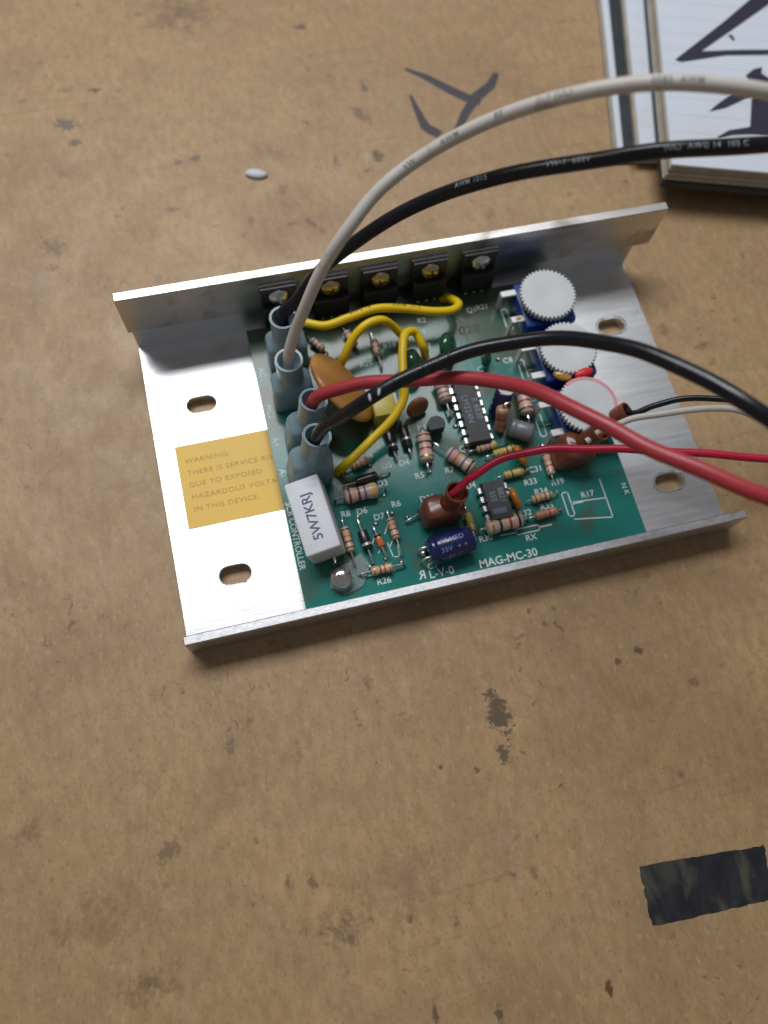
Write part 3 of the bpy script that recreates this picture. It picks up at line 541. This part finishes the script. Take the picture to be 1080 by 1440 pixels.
for k, (tx, off) in enumerate([('47 MFD', 10), ('35V  + +', -26), ('85 C', -62)]):
    nn = V((-dd.y, dd.x, 0)); vs_, fs = dense(*text_mesh(tx, 1.8, 1.1, 0.01)); mb = MB(); a_ = math.radians(off)
    out = [mid+dd*vx+nn*math.sin(a_+vy/3.7)*3.80+V((0, 0, math.cos(a_+vy/3.7)*3.80)) for vx, vy in vs_]
    mb.add(out, fs); mb.build('lettering', 'navy_print', elc, False)
for sg in (-1, 1):
    nn = V((-dd.y, dd.x, 0))*sg*1.4; mb = MB(); q = ea+nn; mb.tube([q+dd*.3, q-dd*1.2, q-dd*2.0-V((0, 0, .6)), V((q.x-dd.x*2.2, q.y-dd.y*2.2, B-.2))], 0.3, 8); mb.build('lead', 'tinned', elc)
x, y = (62.76, 10.25); mb = MB(); mb.ellipsoid((x, y, B+.5), (1.0, 1.0, 0.9), 14, 8); mb.build('solder_blob', 'tinned', board)
# grey can lying beside the long chip
can('electrolytic_capacitor', (94.31, 39.08, 10.40), (99.93, 35.61, 10.60), 2.55, 'can_grey', 'can_end')
# small navy capacitor leaning
can('electrolytic_capacitor', (92.30, 43.82, 9.20), (94.33, 47.04, 16.50), 2.6, 'navy', 'white_paint')
# TO-92 transistor
x, y, z = (74.58, 43.12, 12.60)
pts = [(x+2.4*math.cos(t_), y+2.4*math.sin(t_)) for t_ in [math.radians(-35+250*k/14) for k in range(15)]]
mb = MB(); mb.poly(pts, 9.2, 12.6); q2 = mb.build('small_transistor', 'chip_plastic', mc, True, 30)
for k in (-1, 0, 1): mb = MB(); mb.tube([(x+k*1.2, y, 9.4), (x+k*1.2, y, B-.2)], 0.25, 6); mb.build('lead', 'tinned', q2)
# chips
def chip(c, n, ang, text, label_box=False):
    L_ = n*2.54+1.0; w = 6.4; zt = B+4.2; zm = B+2.4; zb = B+1.0
    M = Matrix.Translation(V((c[0], c[1], 0))) @ Matrix.Rotation(ang, 4, 'Z')
    lx, ly = w/2, L_/2; vs_ = []
    for (z, i) in ((zb, 0.35), (zm, 0), (zt, 0.35)): vs_ += [(-lx+i, -ly+i, z), (lx-i, -ly+i, z), (lx-i, ly-i, z), (-lx+i, ly-i, z)]
    fs = [(3, 2, 1, 0), (8, 9, 10, 11)]+[(r*4+k, r*4+(k+1) % 4, r*4+4+(k+1) % 4, r*4+4+k) for r in (0, 1) for k in range(4)]
    mb = MB(); mb.add([M @ V(v) for v in vs_], fs); o = mb.build('integrated_circuit', 'chip_plastic', mc, False)
    for sgn in (-1, 1):
        for k in range(n):
            yy = (k-(n-1)/2)*2.54; wd = 0.75; q = [(lx-.1, zm+.12), (lx+.75, zm+.12), (lx+.95, zm-.1), (lx+1.05, B+1.2), (lx+1.0, B-.3), (lx+.78, B-.3), (lx+.82, B+1.2), (lx+.7, zm-.15), (lx-.1, zm-.13)]
            vs2 = [M @ V((sgn*a, yy-wd, z)) for a, z in q]+[M @ V((sgn*a, yy+wd, z)) for a, z in q]; m_ = len(q)
            mb = MB(); mb.add(vs2, [tuple(range(m_)), tuple(range(2*m_-1, m_-1, -1))]+[(i, (i+1) % m_, m_+(i+1) % m_, m_+i) for i in range(m_)]); mb.build('pin', 'tinned', o, False)
    for (tx, ox, oy, sz) in text:
        lettering(tx, sz, None, 0, 'chip_print', o, M=M @ Matrix.Translation(V((ox, oy, zt+.03))) @ Matrix.Rotation(-math.pi/2, 4, 'Z'), sx=0.95)
    mb = MB(); mb.add([M @ V((1.0*math.cos(t_), ly-.36+1.0*math.sin(t_)*-1, zt+.025)) for t_ in [math.pi*k/10 for k in range(11)]], [tuple(range(11))]); mb.build('notch', 'black_plastic', o, False)
    if label_box:
        mb = MB(); mb.add([M @ V(v) for v in ((-2.2, -3.9, zt+.03), (1.5, -3.9, zt+.03), (1.5, -2.4, zt+.03), (-2.2, -2.4, zt+.03))], [(0, 1, 2, 3)]); mb.build('print_block', 'chip_label', o, False)
    return o
chip((85.30, 45.32), 7, 0.0, [('LM324N', -1.1, 0.6, 2.5), ('R 8830', 1.4, 0.3, 2.4)])
chip((84.86, 19.21), 4, 0.0, [('555', -1.0, 1.0, 2.2), ('8821', 1.3, 1.0, 2.2)], True)

# power transistors bolted to the bar
def screw_mesh():
    mb = MB(); mb.lathe((0, 0, 0), (0, 0, 1), [(-1.0, 1.4), (0, 2.75), (0.5, 2.85), (1.1, 2.55), (1.6, 1.9), (1.85, 1.0), (1.92, 0.3)], 24)
    bm = mb.bm; bmesh.ops.recalc_face_normals(bm, faces=bm.faces[:]); me = bpy.data.meshes.new('screw_tmp'); bm.to_mesh(me); bm.free()
    a = bpy.data.objects.new('a', me); C.objects.link(a)
    for sx_, sy_ in ((1.55, 0.33), (0.33, 1.55)):
        mc_ = MB(); mc_.box(-sx_, sx_, -sy_, sy_, 0.75, 3); cm = bpy.data.meshes.new('c'); bmesh.ops.recalc_face_normals(mc_.bm, faces=mc_.bm.faces[:]); mc_.bm.to_mesh(cm); mc_.bm.free()
        c = bpy.data.objects.new('c', cm); C.objects.link(c); md = a.modifiers.new('b', 'BOOLEAN'); md.operation = 'DIFFERENCE'; md.object = c; md.solver = 'EXACT'
    dg = bpy.context.evaluated_depsgraph_get(); dg.update(); out = bpy.data.meshes.new_from_object(a.evaluated_get(dg))
    for o in [o for o in C.objects if o.name in ('a',) or o.name.split('.')[0] == 'c']: bpy.data.objects.remove(o)
    return [tuple(v.co) for v in out.vertices], [tuple(p.vertices) for p in out.polygons]
SCV, SCF = screw_mesh()
def screw(M, m, parent):
    mb = MB(); mb.add([M @ V(v) for v in SCV], SCF); return mb.build('screw', m, parent, True, 35)
for i, xx in enumerate((40.8, 55.0, 68.9, 83.1, 97.6)):
    yb = 87.45
    mb = MB(); mb.box(xx-4.9, xx+4.9, yb-4.3, yb-0.02, B+1.4, 17.0, 0.35); o = mb.build('power_transistor', 'black_plastic', mc)
    mb = MB(); mb.box(xx-4.9, xx+4.9, yb-1.9, yb-0.04, 17.05, 23.2, 0.15); mb.build('metal_tab', 'shaded_tab', o)
    mb = MB(); mb.box(xx-5.1, xx+5.1, yb-0.9, yb-0.03, 22.9, 23.6, 0.1); mb.build('tab_edge', 'tinned', o)
    screw(Matrix.Translation(V((xx, yb-1.9, 20.0))) @ Matrix.Rotation(math.radians(90), 4, 'X') @ Matrix.Rotation(0.3+i*0.9, 4, 'Z'), 'steel_screw' if i in (0, 4) else 'brass_screw', o)
    for k in (-1, 0, 1):
        mb = MB(); mb.tube([(xx+k*2.54, yb-2.6, B+1.6), (xx+k*2.54, yb-2.6, B+.6), (xx+k*2.54, yb-3.4, B-.3)], 0.42, 8); mb.build('lead', 'tinned', o)

# thumbwheel trimmers
def gear_pts(n, r0, r1):
    out = []
    for k in range(n):
        for f_, r in ((0.0, r0), (0.30, r1), (0.58, r1), (0.88, r0)): th = 2*math.pi*(k+f_)/n; out.append((r*math.cos(th), r*math.sin(th)))
    return out
def trimmer(c, zt, pink=False, terms=((-9.5, 4.0, False), (-9.5, -4.3, False))):
    x, y = c
    mb = MB(); mb.box(x-7.6, x+7.4, y-7.4, y+7.4, B+0.1, zt-3.4, 0.9, seg=2); o = mb.build('thumbwheel_trimmer', 'pot_blue', mc)
    g = gear_pts(42, 7.4, 8.0); n = len(g); vs_ = []
    for (z, s_) in ((zt-1.7, 0.985), (zt-1.6, 1), (zt-0.12, 1), (zt-.02, 0.985), (zt, 0.96), (zt-0.02, 0.40), (zt-.14, 0.22), (zt-.16, 0.1)): vs_ += [(x+a*s_, y+b*s_, z) for a, b in g]
    fs = [tuple(range(n-1, -1, -1)), tuple(7*n+k for k in range(n))]+[(r*n+k, r*n+(k+1) % n, (r+1)*n+(k+1) % n, (r+1)*n+k) for r in range(7) for k in range(n)]
    mb = MB(); mb.add(vs_, fs); w = mb.build('knurled_wheel', 'nylon', o, True, 35)
    mb = MB(); mb.cyl((x, y, zt-3.6), (x, y, zt-1.6), 4.5, 20); mb.build('hub', 'pot_blue', o)
    if pink:
        pts = []
        for k in range(40):
            th = math.radians(-30+150*k/39); pts.append((th, 7.95))
        mb = MB(); vs_ = []
        for th, r in pts:
            for rr, zz in ((r+.16, zt-1.4), (r+.16, zt+.02), (r-.30, zt+.04), (r-.75, zt+.05)): vs_.append((x+rr*math.cos(th), y+rr*math.sin(th), zz))
        mb.add(vs_, [(4*i+j, 4*i+j+1, 4*i+j+5, 4*i+j+4) for i in range(39) for j in (0, 1, 2)]); mb.build('ink_mark', 'pink_ink', w, False)
    for (tx, ty, fl) in terms:
        mb = MB(); mb.box(x+tx-2.2, x-6.5, y+ty-1.0, y+ty+1.0, zt-4.6, zt-3.7, 0.2); t_ = mb.build('terminal', 'pot_terminal', o)
        mb = MB(); mb.box(x+tx-2.25, x+tx-1.5, y+ty-.9, y+ty+.9, B-.2, zt-4.4, 0.1); mb.build('terminal_leg', 'pot_terminal', o)
        if fl: mb = MB(); mb.ellipsoid((x+tx-.2, y+ty, zt-3.68), (0.9, 0.6, 0.18)); mb.build('flux_spot', 'flux', o)
    return o
trimmer((114.3, 72.9), 18.0, terms=((-9.6, 4.6, False), (-9.0, -4.0, True)))
t2 = trimmer((114.6, 55.4), 18.0, terms=((-9.4, 4.2, False), (-9.0, -4.6, False)))
t3 = trimmer((114.2, 37.8), 18.2, True, terms=((-9.4, 4.0, False), (-8.6, -4.6, False)))
mb = MB(); q = V((116.41, 47.26, 17.60)); mb.ellipsoid(q, (2.8, 1.3, 0.9), M=Matrix.Rotation(0.15, 4, 'Z')); mb.build('paint_dab', 'red_paint', t2)
mb = MB(); q = V((110.85, 48.11, 16.60)); mb.ellipsoid(q, (2.6, 1.6, 1.0), M=Matrix.Rotation(-0.5, 4, 'Z')); mb.build('glue_dab', 'flux', t2)

# white ceramic power resistor, leaning over
x, y, z = (37.43, 23.77, 17.60)
M = Matrix.Translation(V((x, y, 12.9))) @ Matrix.Rotation(0.085, 4, 'Z') @ Matrix.Rotation(math.radians(-11), 4, 'Y')
mb = MB(); mb.box(-4.5, 4.5, -9.9, 9.9, -4.3, 4.6, 0.55, M=M, seg=3); cer = mb.build('ceramic_resistor', 'ceramic', mc)
mb = MB(); mb.box(-3.7, 3.7, -10.05, -9.6, -3.8, 3.4, 0.15, M=M); mb.build('cement_end', 'cement', cer)
lettering('5W7KRJ', 3.5, None, 0, 'ceramic_print', cer, M=M @ Matrix.Translation(V((0.0, -0.4, 4.64))) @ Matrix.Rotation(math.pi/2, 4, 'Z'), sx=1.02, weight=0.05)
for yy in (-10, 10):
    a = M @ V((1.5, yy*0.99, -1)); d_ = 1 if yy > 0 else -1
    mb = MB(); mb.tube([a-V((0, d_*0.4, 0)), a+V((0, d_*1.0, 0)), a+V((0, d_*1.7, -.7)), V((a.x, a.y+d_*1.8, B-.2))], 0.42, 8); mb.build('lead', 'tinned', cer)
# board screw with a clear plastic washer
x, y = (40.92, 7.72)
mb = MB(); mb.poly([(x+.2, y-3.6), (x+4.8, y-2.2), (x+7.8, y+2.6), (x+6.2, y+6.2), (x+2.2, y+4.4), (x-2.6, y+3.2), (x-3.4, y-1.0)], B+0.12, B+0.6); mb.build('washer', 'clear_plastic', mc, False)
scr = screw(Matrix.Translation(V((x-.2, y+.2, B+2.2))) @ Matrix.Rotation(math.radians(14), 4, 'X') @ Matrix.Rotation(0.6, 4, 'Z'), 'steel_screw', mc)
mb = MB(); mb.cyl((x-.2, y+.2, B+.5), (x-.2, y+.2, B+2.0), 2.0, 16); mb.build('screw_shank', 'dull_lead', mc)
# yellow jumper wires soldered across the board
def jumper(P, label):
    pts = catmull(P, 10); mb = MB(); mb.tube(pts, 1.18, 14); o = mb.build('jumper_wire', 'wire_yellow', mc); o['label'] = label; return o, pts
o, pts = jumper([(43.51, 84.31, 10.00), (43.74, 80.27, 15.00), (45.88, 77.74, 17.50), (51.02, 75.24, 18.00), (57.93, 76.32, 18.00), (66.18, 77.61, 18.00), (74.07, 76.69, 17.00), (81.84, 74.87, 16.00), (87.34, 74.89, 15.00), (90.10, 77.25, 13.50), (89.06, 80.76, 11.50), (87.80, 83.69, 8.00)], 'long yellow jumper wire below the row of power transistors')
wire_text(pts, 8, '600V', 1.5, 1.18, 1.2, 'ink_brown', o); wire_text(pts, 24, 'AWG 18', 1.5, 1.18, 1.2, 'ink_brown', o); wire_text(pts, 36, 'AWM 1015', 1.5, 1.18, 1.3, 'ink_brown', o)
o, pts = jumper([(53.79, 68.10, 8.00), (54.56, 67.28, 13.00), (58.02, 70.63, 17.00), (62.20, 72.76, 19.00), (66.37, 73.59, 18.50), (70.00, 73.40, 14.50), (72.55, 71.87, 11.00), (73.92, 71.13, 7.60)], 'short yellow jumper wire arching up from the varistor')
o, pts = jumper([(78.04, 66.06, 7.60), (76.34, 65.17, 15.00), (74.59, 68.71, 17.50), (71.48, 67.41, 19.50), (69.29, 62.04, 20.00), (67.65, 54.82, 20.00), (66.72, 49.88, 18.50), (63.07, 45.54, 17.00), (56.23, 41.31, 15.00), (49.28, 36.68, 15.00), (46.05, 37.19, 7.60)], 'hooked yellow jumper wire running down to the ceramic resistor')

# ------------------------------------------------------------------ loose leads with push-on sleeves
def rrect(w, h, r, n=5):
    out = []
    for (sx_, sy_, a0) in ((1, 1, 0), (-1, 1, 90), (-1, -1, 180), (1, -1, 270)):
        for k in range(n): th = math.radians(a0+90*k/(n-1)); out.append((sx_*(w/2-r)+r*math.cos(th), sy_*(h/2-r)+r*math.sin(th)))
    return out
def sleeve(base, top, m, parent, hood=(10.8, 7.4), barrel=3.5, split=0.50, xdir=(1, 0, 0), shift=0.0):
    base = V(base); top = V(top); d = (top-base); L_ = d.length; d.normalize(); a = V(xdir); a = (a-d*a.dot(d)).normalized(); b = d.cross(a)
    hw, hh = hood; R2 = 2*barrel
    secs = [(0, hw*.97, hh*.95, 1.2, 0), (0.4, hw, hh, 1.5, 0), (L_*split*0.80, hw, hh, 1.7, 0), (L_*split*0.92, hw*0.97, hh*.98, 2.0, shift*.1), (L_*split, hw*.86, hh*.96, 2.3, shift*.5), (L_*(split+.05), R2*1.02, R2*.98, barrel*.97, shift), (L_*(split+.12), R2*.96, R2*.96, barrel*.95, shift), (L_*0.90, R2*1.0, R2*1.0, barrel*.99, shift),
            (L_*0.975, R2*1.05, R2*1.05, barrel*1.04, shift), (L_, R2*1.02, R2*1.02, barrel*1.0, shift), (L_-0.03, R2*0.84, R2*0.84, barrel*.82, shift), (L_-2.6, R2*0.74, R2*0.74, barrel*.73, shift), (L_-4.2, R2*0.45, R2*0.45, barrel*.44, shift)]
    vs_ = []; n = 20
    for (t, w, h, r, sh) in secs:
        r = min(r, w/2-.01, h/2-.01)
        for (u, v) in rrect(w, h, r): vs_.append(base+d*t+a*(u+sh)+b*v)
    m_ = len(secs); fs = [tuple(range(n-1, -1, -1)), tuple((m_-1)*n+k for k in range(n))]+[(i*n+k, i*n+(k+1) % n, (i+1)*n+(k+1) % n, (i+1)*n+k) for i in range(m_-1) for k in range(n)]
    mb = MB(); mb.add(vs_, fs); return mb.build('terminal_sleeve', m, parent, True, 50)
def lead_wire(name, label, P, r, m, slv, print_=(), group=None):
    root = thing(name, label, 'wire', slv['base'], group)
    pts = catmull(P, 10); ph = random.uniform(0, 6)
    pts = [p+V((0.10*math.sin(i*.23+ph), 0.14*math.sin(i*.31+2*ph), 0.12*math.sin(i*.19+ph)))*min(1, i/12) for i, p in enumerate(pts)]
    mb = MB(); mb.tube(pts, r, 18); ins = mb.build('insulation', m, root)
    sleeve(parent=root, **slv)
    b_ = V(slv['base']); mb = MB(); mb.box(b_.x-2.4, b_.x+2.4, b_.y-.4, b_.y+.4, B-.2, b_.z+2.5, .1); tab = mb.build('spade_tab', 'tinned', mc)
    for (s0, tx, ang, ink, sz) in print_: wire_text(pts, s0, tx, sz, r, ang, ink, ins)
    return root, pts
T1 = V((40.14, 74.20, 27.00)); T2 = V((39.10, 61.79, 27.00)); T3 = V((42.86, 49.65, 27.00)); T4 = V((41.69, 40.09, 27.00))
tab = lambda T, dx=0.0, dy=-1.0: (T.x+dx, T.y+dy, B+0.6)
BIG = 1.6
lead_wire('lead_wire', 'thick black lead in the blue sleeve closest to the power transistors, arching over the bar', [T1-V((0, 0, 5)), T1+V((.1, .2, 1)), (43.30, 75.13, 31.00), (48.10, 76.25, 37.00), (55.93, 77.18, 45.00), (65.65, 76.53, 54.00), (77.67, 75.04, 62.00), (87.31, 69.64, 71.00), (99.24, 64.51, 78.00), (110.90, 60.04, 83.00), (123.80, 57.11, 85.00), (136.86, 55.78, 85.00), (153.06, 56.17, 82.00), (181.08, 60.03, 72.00), (228.43, 68.15, 52.00), (293.22, 76.81, 26.00), (360.65, 80.48, 4.00), (420, 120, 1.7), (470, 124, 1.7)], BIG, 'wire_black',
          dict(base=tab(T1), top=T1, m='sleeve_blue'), [(62, 'AWM 1015', 2.0, 'ink_white', 1.5), (82, 'VW-1  600V', 2.0, 'ink_white', 1.5), (104, '(UL)  AWG 14  105 C', 2.0, 'ink_white', 1.5), (140, 'OR 1230', 2.0, 'ink_white', 1.5)])
lead_wire('lead_wire', 'thick off-white lead arching high over the bar towards the notepads', [T2-V((0, 0, 5)), T2+V((.1, .2, 1.5)), (41.52, 63.51, 36.00), (44.36, 64.80, 44.00), (49.56, 67.20, 54.00), (55.81, 70.42, 62.00), (62.67, 73.98, 67.00), (73.55, 76.63, 73.00), (86.40, 74.41, 82.00), (97.28, 69.76, 90.00), (107.76, 64.78, 95.00), (119.15, 60.72, 97.00), (128.85, 57.18, 97.00), (142.46, 54.50, 94.00), (166.79, 54.41, 84.00), (207.26, 57.86, 64.00), (270.33, 62.05, 34.00), (338.14, 59.38, 6.00), (400, 80, 1.7), (450, 76, 1.7)], 1.42, 'wire_white',
          dict(base=tab(T2), top=T2, m='sleeve_blue'), [(62, 'VW', 2.0, 'ink_grey', 1.6), (71, 'AWM', 2.0, 'ink_grey', 1.6), (83, '80', 2.0, 'ink_grey', 1.6), (94, '1 (UL)', 2.0, 'ink_grey', 1.6), (112, '0085  AWM', 2.0, 'ink_grey', 1.6), (136, 'OR 2', 2.0, 'ink_grey', 1.6)])
lead_wire('lead_wire', 'thick red lead sweeping across the circuit board', [T3+V((-1.6, -1.4, -5)), T3+V((-0.6, -0.5, -1)), (43.57, 48.52, 30.00), (47.68, 47.93, 33.50), (54.17, 46.39, 37.00), (63.33, 43.01, 41.00), (73.34, 38.68, 46.00), (80.84, 33.61, 51.00), (85.85, 27.57, 56.00), (90.35, 20.84, 60.00), (94.74, 14.23, 63.00), (99.33, 8.26, 65.00), (104.37, 1.63, 68.00), (109.88, -3.89, 70.00), (116.90, -9.81, 71.00), (126.31, -16.05, 70.00), (143.84, -23.22, 62.00), (178.09, -32.61, 42.00), (230.24, -47.28, 14.00), (270, -12, 1.7), (320, -24, 1.7)], BIG, 'wire_red',
          dict(base=tab(T3, -3.2, -2.2), top=T3, m='sleeve_blue'))
lead_wire('lead_wire', 'thick black lead with a nicked jacket crossing over the thick red one', [T4+V((-1.6, -1.6, -5)), T4+V((-0.9, -0.8, -1)), (43.18, 39.32, 32.00), (46.48, 38.80, 37.00), (53.56, 38.14, 45.00), (63.50, 40.15, 49.00), (73.32, 41.44, 51.00), (82.30, 40.64, 54.00), (90.19, 37.96, 58.00), (96.72, 33.50, 63.00), (102.08, 27.47, 68.00), (106.90, 20.71, 72.00), (111.52, 13.72, 75.00), (115.05, 7.45, 77.00), (119.09, 1.96, 77.00), (126.91, -5.68, 74.00), (143.29, -14.89, 64.00), (175.67, -27.10, 42.00), (223.68, -43.86, 14.00), (262, 0, 1.7), (310, -14, 1.7)], BIG, 'wire_black',
          dict(base=tab(T4, -3.4, -2.4), top=T4, m='sleeve_blue'), [(30, 'AWM 1015 AWG 14', 1.5, 'pad_cover', 1.8)])
# pale nicks in the jacket
for (px, dz, a_) in (((55.46, 37.93, 48.00), 0, .9), ((53.32, 37.50, 47.00), 0, .2)):
    q = V(px); mb = MB(); mb.ellipsoid(q, (0.38, 1.05, 0.40), 10, 6, Matrix.Rotation(-a_*.4, 4, 'Z')); k = mb.build('nick', 'ink_white', [o for o in C.objects if o.name.startswith('insulation')][3])
# thin leads with brown sleeves
Tr = V((71.84, 20.63, 21.00)); 
lead_wire('thin_lead_wire', 'thin bright red lead from the brown sleeve beside the eight-pin chip', [Tr+V((-1.6, -1.2, -4)), Tr+V((-.3, -.2, -.6)), (73.92, 21.32, 23.00), (76.43, 22.07, 25.50), (80.84, 23.30, 28.00), (85.92, 23.62, 30.00), (92.39, 22.85, 32.00), (98.83, 21.38, 33.00), (106.80, 19.21, 34.00), (114.59, 16.70, 35.00), (123.94, 13.67, 36.00), (133.16, 10.48, 37.00), (143.83, 6.62, 38.00), (154.91, 2.36, 38.00), (215, 16, 30), (250, 12, 10), (285, 4, .95), (330, -4, .95)], 0.98, 'wire_red_small',
          dict(base=(Tr.x-2.6, Tr.y-1.4, B+.6), top=(Tr.x-.4, Tr.y, 21.0), m='sleeve_brown', hood=(10.6, 6.6), barrel=2.9, shift=1.4))
bA = V((107.29, 28.12, 9.40)); tA = V((112.55, 27.96, 22.00))
lead_wire('thin_lead_wire', 'thin white lead from the leaning brown sleeve beside the trimmers', [tA+V((-3, -1, -2.0)), tA, (115.37, 28.03, 24.00), (119.46, 28.01, 26.00), (125.20, 27.41, 28.00), (133.38, 25.87, 30.00), (143.60, 23.58, 31.00), (153.35, 18.90, 31.00), (205, 36, 28), (250, 24, 8), (290, 14, .9), (335, 2, .9)], 0.85, 'wire_white_small',
          dict(base=(bA.x, bA.y, B+.5), top=tA+V((.6, .3, .4)), m='sleeve_brown', hood=(9.6, 8.0), barrel=2.7, split=0.5))
bB = V((113.60, 32.79, 9.40)); tB = V((123.16, 32.89, 20.00))
lead_wire('thin_lead_wire', 'thin black lead from the brown sleeve tucked under the pink-edged trimmer wheel', [tB+V((-2.5, -1, -1.4)), tB+V((-.4, -.1, -.2)), (124.38, 31.25, 21.50), (128.39, 31.42, 24.00), (133.23, 30.80, 26.00), (141.34, 28.66, 28.00), (147.84, 25.41, 30.00), (154.74, 20.71, 30.00), (208, 42, 28), (252, 30, 8), (292, 20, .9), (337, 8, .9)], 0.8, 'wire_black',
          dict(base=(bB.x, bB.y, B+.5), top=tB, m='sleeve_brown', hood=(8.0, 6.0), barrel=2.6, split=0.5))

# ------------------------------------------------------------------ loose things on the table
def pad(label, x0, y0, z0, ang, w, h, layers, cover_bottom, cover_top=False, group=None):
    """a paper pad made of many ragged-edged sheets on a dark back cover"""
    root = thing('paper_pad', label, 'notepad', (x0, y0, z0), group)
    M = Matrix.Translation(V((x0, y0, 0))) @ Matrix.Rotation(ang, 4, 'Z'); z = z0
    if cover_bottom:
        mb = MB(); mb.box(-0.8, w, -1.6, h, z+.02, z+cover_bottom, .15, M=M); mb.build('back_cover', 'pad_cover', root); z += cover_bottom
    for t in layers:
        g = (z-z0)/max(.1, sum(layers)+cover_bottom); j = -0.9+1.0*g+random.uniform(-.25, .25); k = -1.6+1.7*g+random.uniform(-.25, .25)
        mb = MB(); mb.box(j, w+j, k, h+k, z+.02, z+t, min(.12, t/3), M=M); mb.build('sheet_bundle', ('paper_edge', 'paper_edge_dark', 'paper', 'paper_edge_dark')[int(z*9.7) % 4] if z+t < z0+cover_bottom+sum(layers)-.01 else 'paper', root); z += t
    if cover_top:
        pass
    return root, M, z
x0, y0 = (161.08, 129.27)
r1, M1, z1 = pad('white paper pad at the bottom of the stack, sticking out furthest', x0, y0, 0.0, -0.255, 150, 190, [0.9, 0.8, 0.9], 0.5)
x1, y1 = (164.92, 127.99)
mb = MB(); Mx = Matrix.Translation(V((x1-1.2, y1, 0))) @ Matrix.Rotation(-0.262, 4, 'Z'); mb.box(-1.3, 140, 0, 190, z1+.02, z1+.8, .1, M=Mx); tag(mb.build('folder_sheet', 'pad_cover', None), 'black card sheet between the two lower paper pads', 'card')
r2, M2, z2 = pad('white ruled paper pad in the middle of the stack', x1+1.4, y1-.5, z1+.8, -0.272, 140, 190, [0.8, 1.0, 0.9], 0)
for k in range(14):
    mb = MB(); mb.add([M2 @ V(v) for v in ((0.4, 8+k*7, z2+.03), (60, 8+k*7, z2+.03), (60, 8.25+k*7, z2+.03), (0.4, 8.25+k*7, z2+.03))], [(0, 1, 2, 3)]); mb.build('ruled_line', 'ruled_line', r2, False)
x2, y2 = (168.03, 111.82)
r3, M3, z3 = pad('topmost white paper pad with black felt-pen strokes', x2, y2, z2+.02, -0.288, 150, 200, [0.5, 0.7, 0.4, 0.6, 0.5, 0.8, 0.4, 0.7, 0.5, 0.8], 2.4)
ZP = z3
for k in range(16):
    mb = MB(); mb.add([M3 @ V(v) for v in ((0.8, 6+k*7, z3+.03), (120, 6+k*7, z3+.03), (120, 6.2+k*7, z3+.03), (0.8, 6.2+k*7, z3+.03))], [(0, 1, 2, 3)]); mb.build('ruled_line', 'ruled_line', r3, False)
def inked(pts):
    mb = MB(); mb.add([(p[0], p[1], ZP+.07) for p in pts], [tuple(range(len(pts)))]); return mb.build('marker_stroke', 'marker', r3, False)
inked([(184.22, 151.74), (206.80, 164.75), (221.42, 173.91), (240.99, 186.53), (247.45, 185.52), (225.47, 169.58), (194.98, 153.96), (185.78, 150.54)])
inked([(185.72, 150.40), (194.38, 153.75), (205.18, 152.54), (219.78, 150.23), (232.19, 148.60), (230.99, 145.94), (216.40, 148.43), (201.82, 150.60)])
inked([(206.29, 159.03), (207.57, 158.98), (207.86, 156.53), (206.77, 156.39)])
inked([(205.40, 141.31), (209.11, 143.44), (212.35, 143.81), (211.01, 141.26), (213.25, 138.10), (209.85, 130.21), (203.97, 131.25)])
inked([(187.38, 129.15), (191.03, 131.45), (197.98, 135.01), (204.68, 135.34), (204.91, 133.49), (198.94, 131.24), (193.26, 129.58)])
inked([(203.50, 131.93), (211.27, 130.56), (220.49, 128.33), (214.37, 114.67), (202.70, 116.50), (197.64, 117.99), (198.42, 121.03), (200.94, 126.44)])
inked([(186.00, 118.95), (190.97, 120.93), (198.65, 120.99), (197.64, 117.99), (191.34, 118.84), (186.75, 118.39)])
# torn piece of black tape
cs = [V((95.29, -74.73)), V((127.00, -77.96)), V((124.37, -89.42)), V((93.80, -87.73))]
nx, ny = 26, 12; vs_ = []; rnd = random.Random(3)
for j in range(ny+1):
    for i in range(nx+1):
        u, v = i/nx, j/ny; p = (cs[0].lerp(cs[1], u)).lerp(cs[3].lerp(cs[2], u), v)
        e = 0.28 if (i in (0, nx)) else (0.14 if j in (0, ny) else 0.05); z = 0.16+0.10*math.sin(i*0.9+j*.3)*(1 if 0 < j < ny and 0 < i < nx else 0)+rnd.uniform(0, .06)
        vs_.append((p.x+rnd.uniform(-e, e), p.y+rnd.uniform(-e, e), z))
fs = [(j*(nx+1)+i, j*(nx+1)+i+1, (j+1)*(nx+1)+i+1, (j+1)*(nx+1)+i) for j in range(ny) for i in range(nx)]
mb = MB(); top = mb.add(vs_, fs)
g = bmesh.ops.extrude_face_region(mb.bm, geom=mb.bm.faces[:])
for e_ in g['geom']:
    if isinstance(e_, bmesh.types.BMVert): e_.co.z = 0.012
tag(mb.build('tape_strip', 'tape', None, True, 30), 'torn strip of scuffed black tape stuck flat on the table', 'tape')
# white plastic scrap
x, y = (43.92, 144.43); mb = MB(); mb.ellipsoid((0, 0, 0), (3.5, 1.75, 0.95), 14, 8)
for v in mb.bm.verts: v.co.x += 0.25*math.sin(v.co.y*3+v.co.z*5); v.co.z = max(v.co.z, -0.6); v.co = Matrix.Rotation(-0.3, 4, 'Z') @ v.co + V((x, y, 0.62))
tag(mb.build('plastic_scrap', 'scrap', None, True, 50), 'small white plastic scrap lying on the brown table', 'scrap')
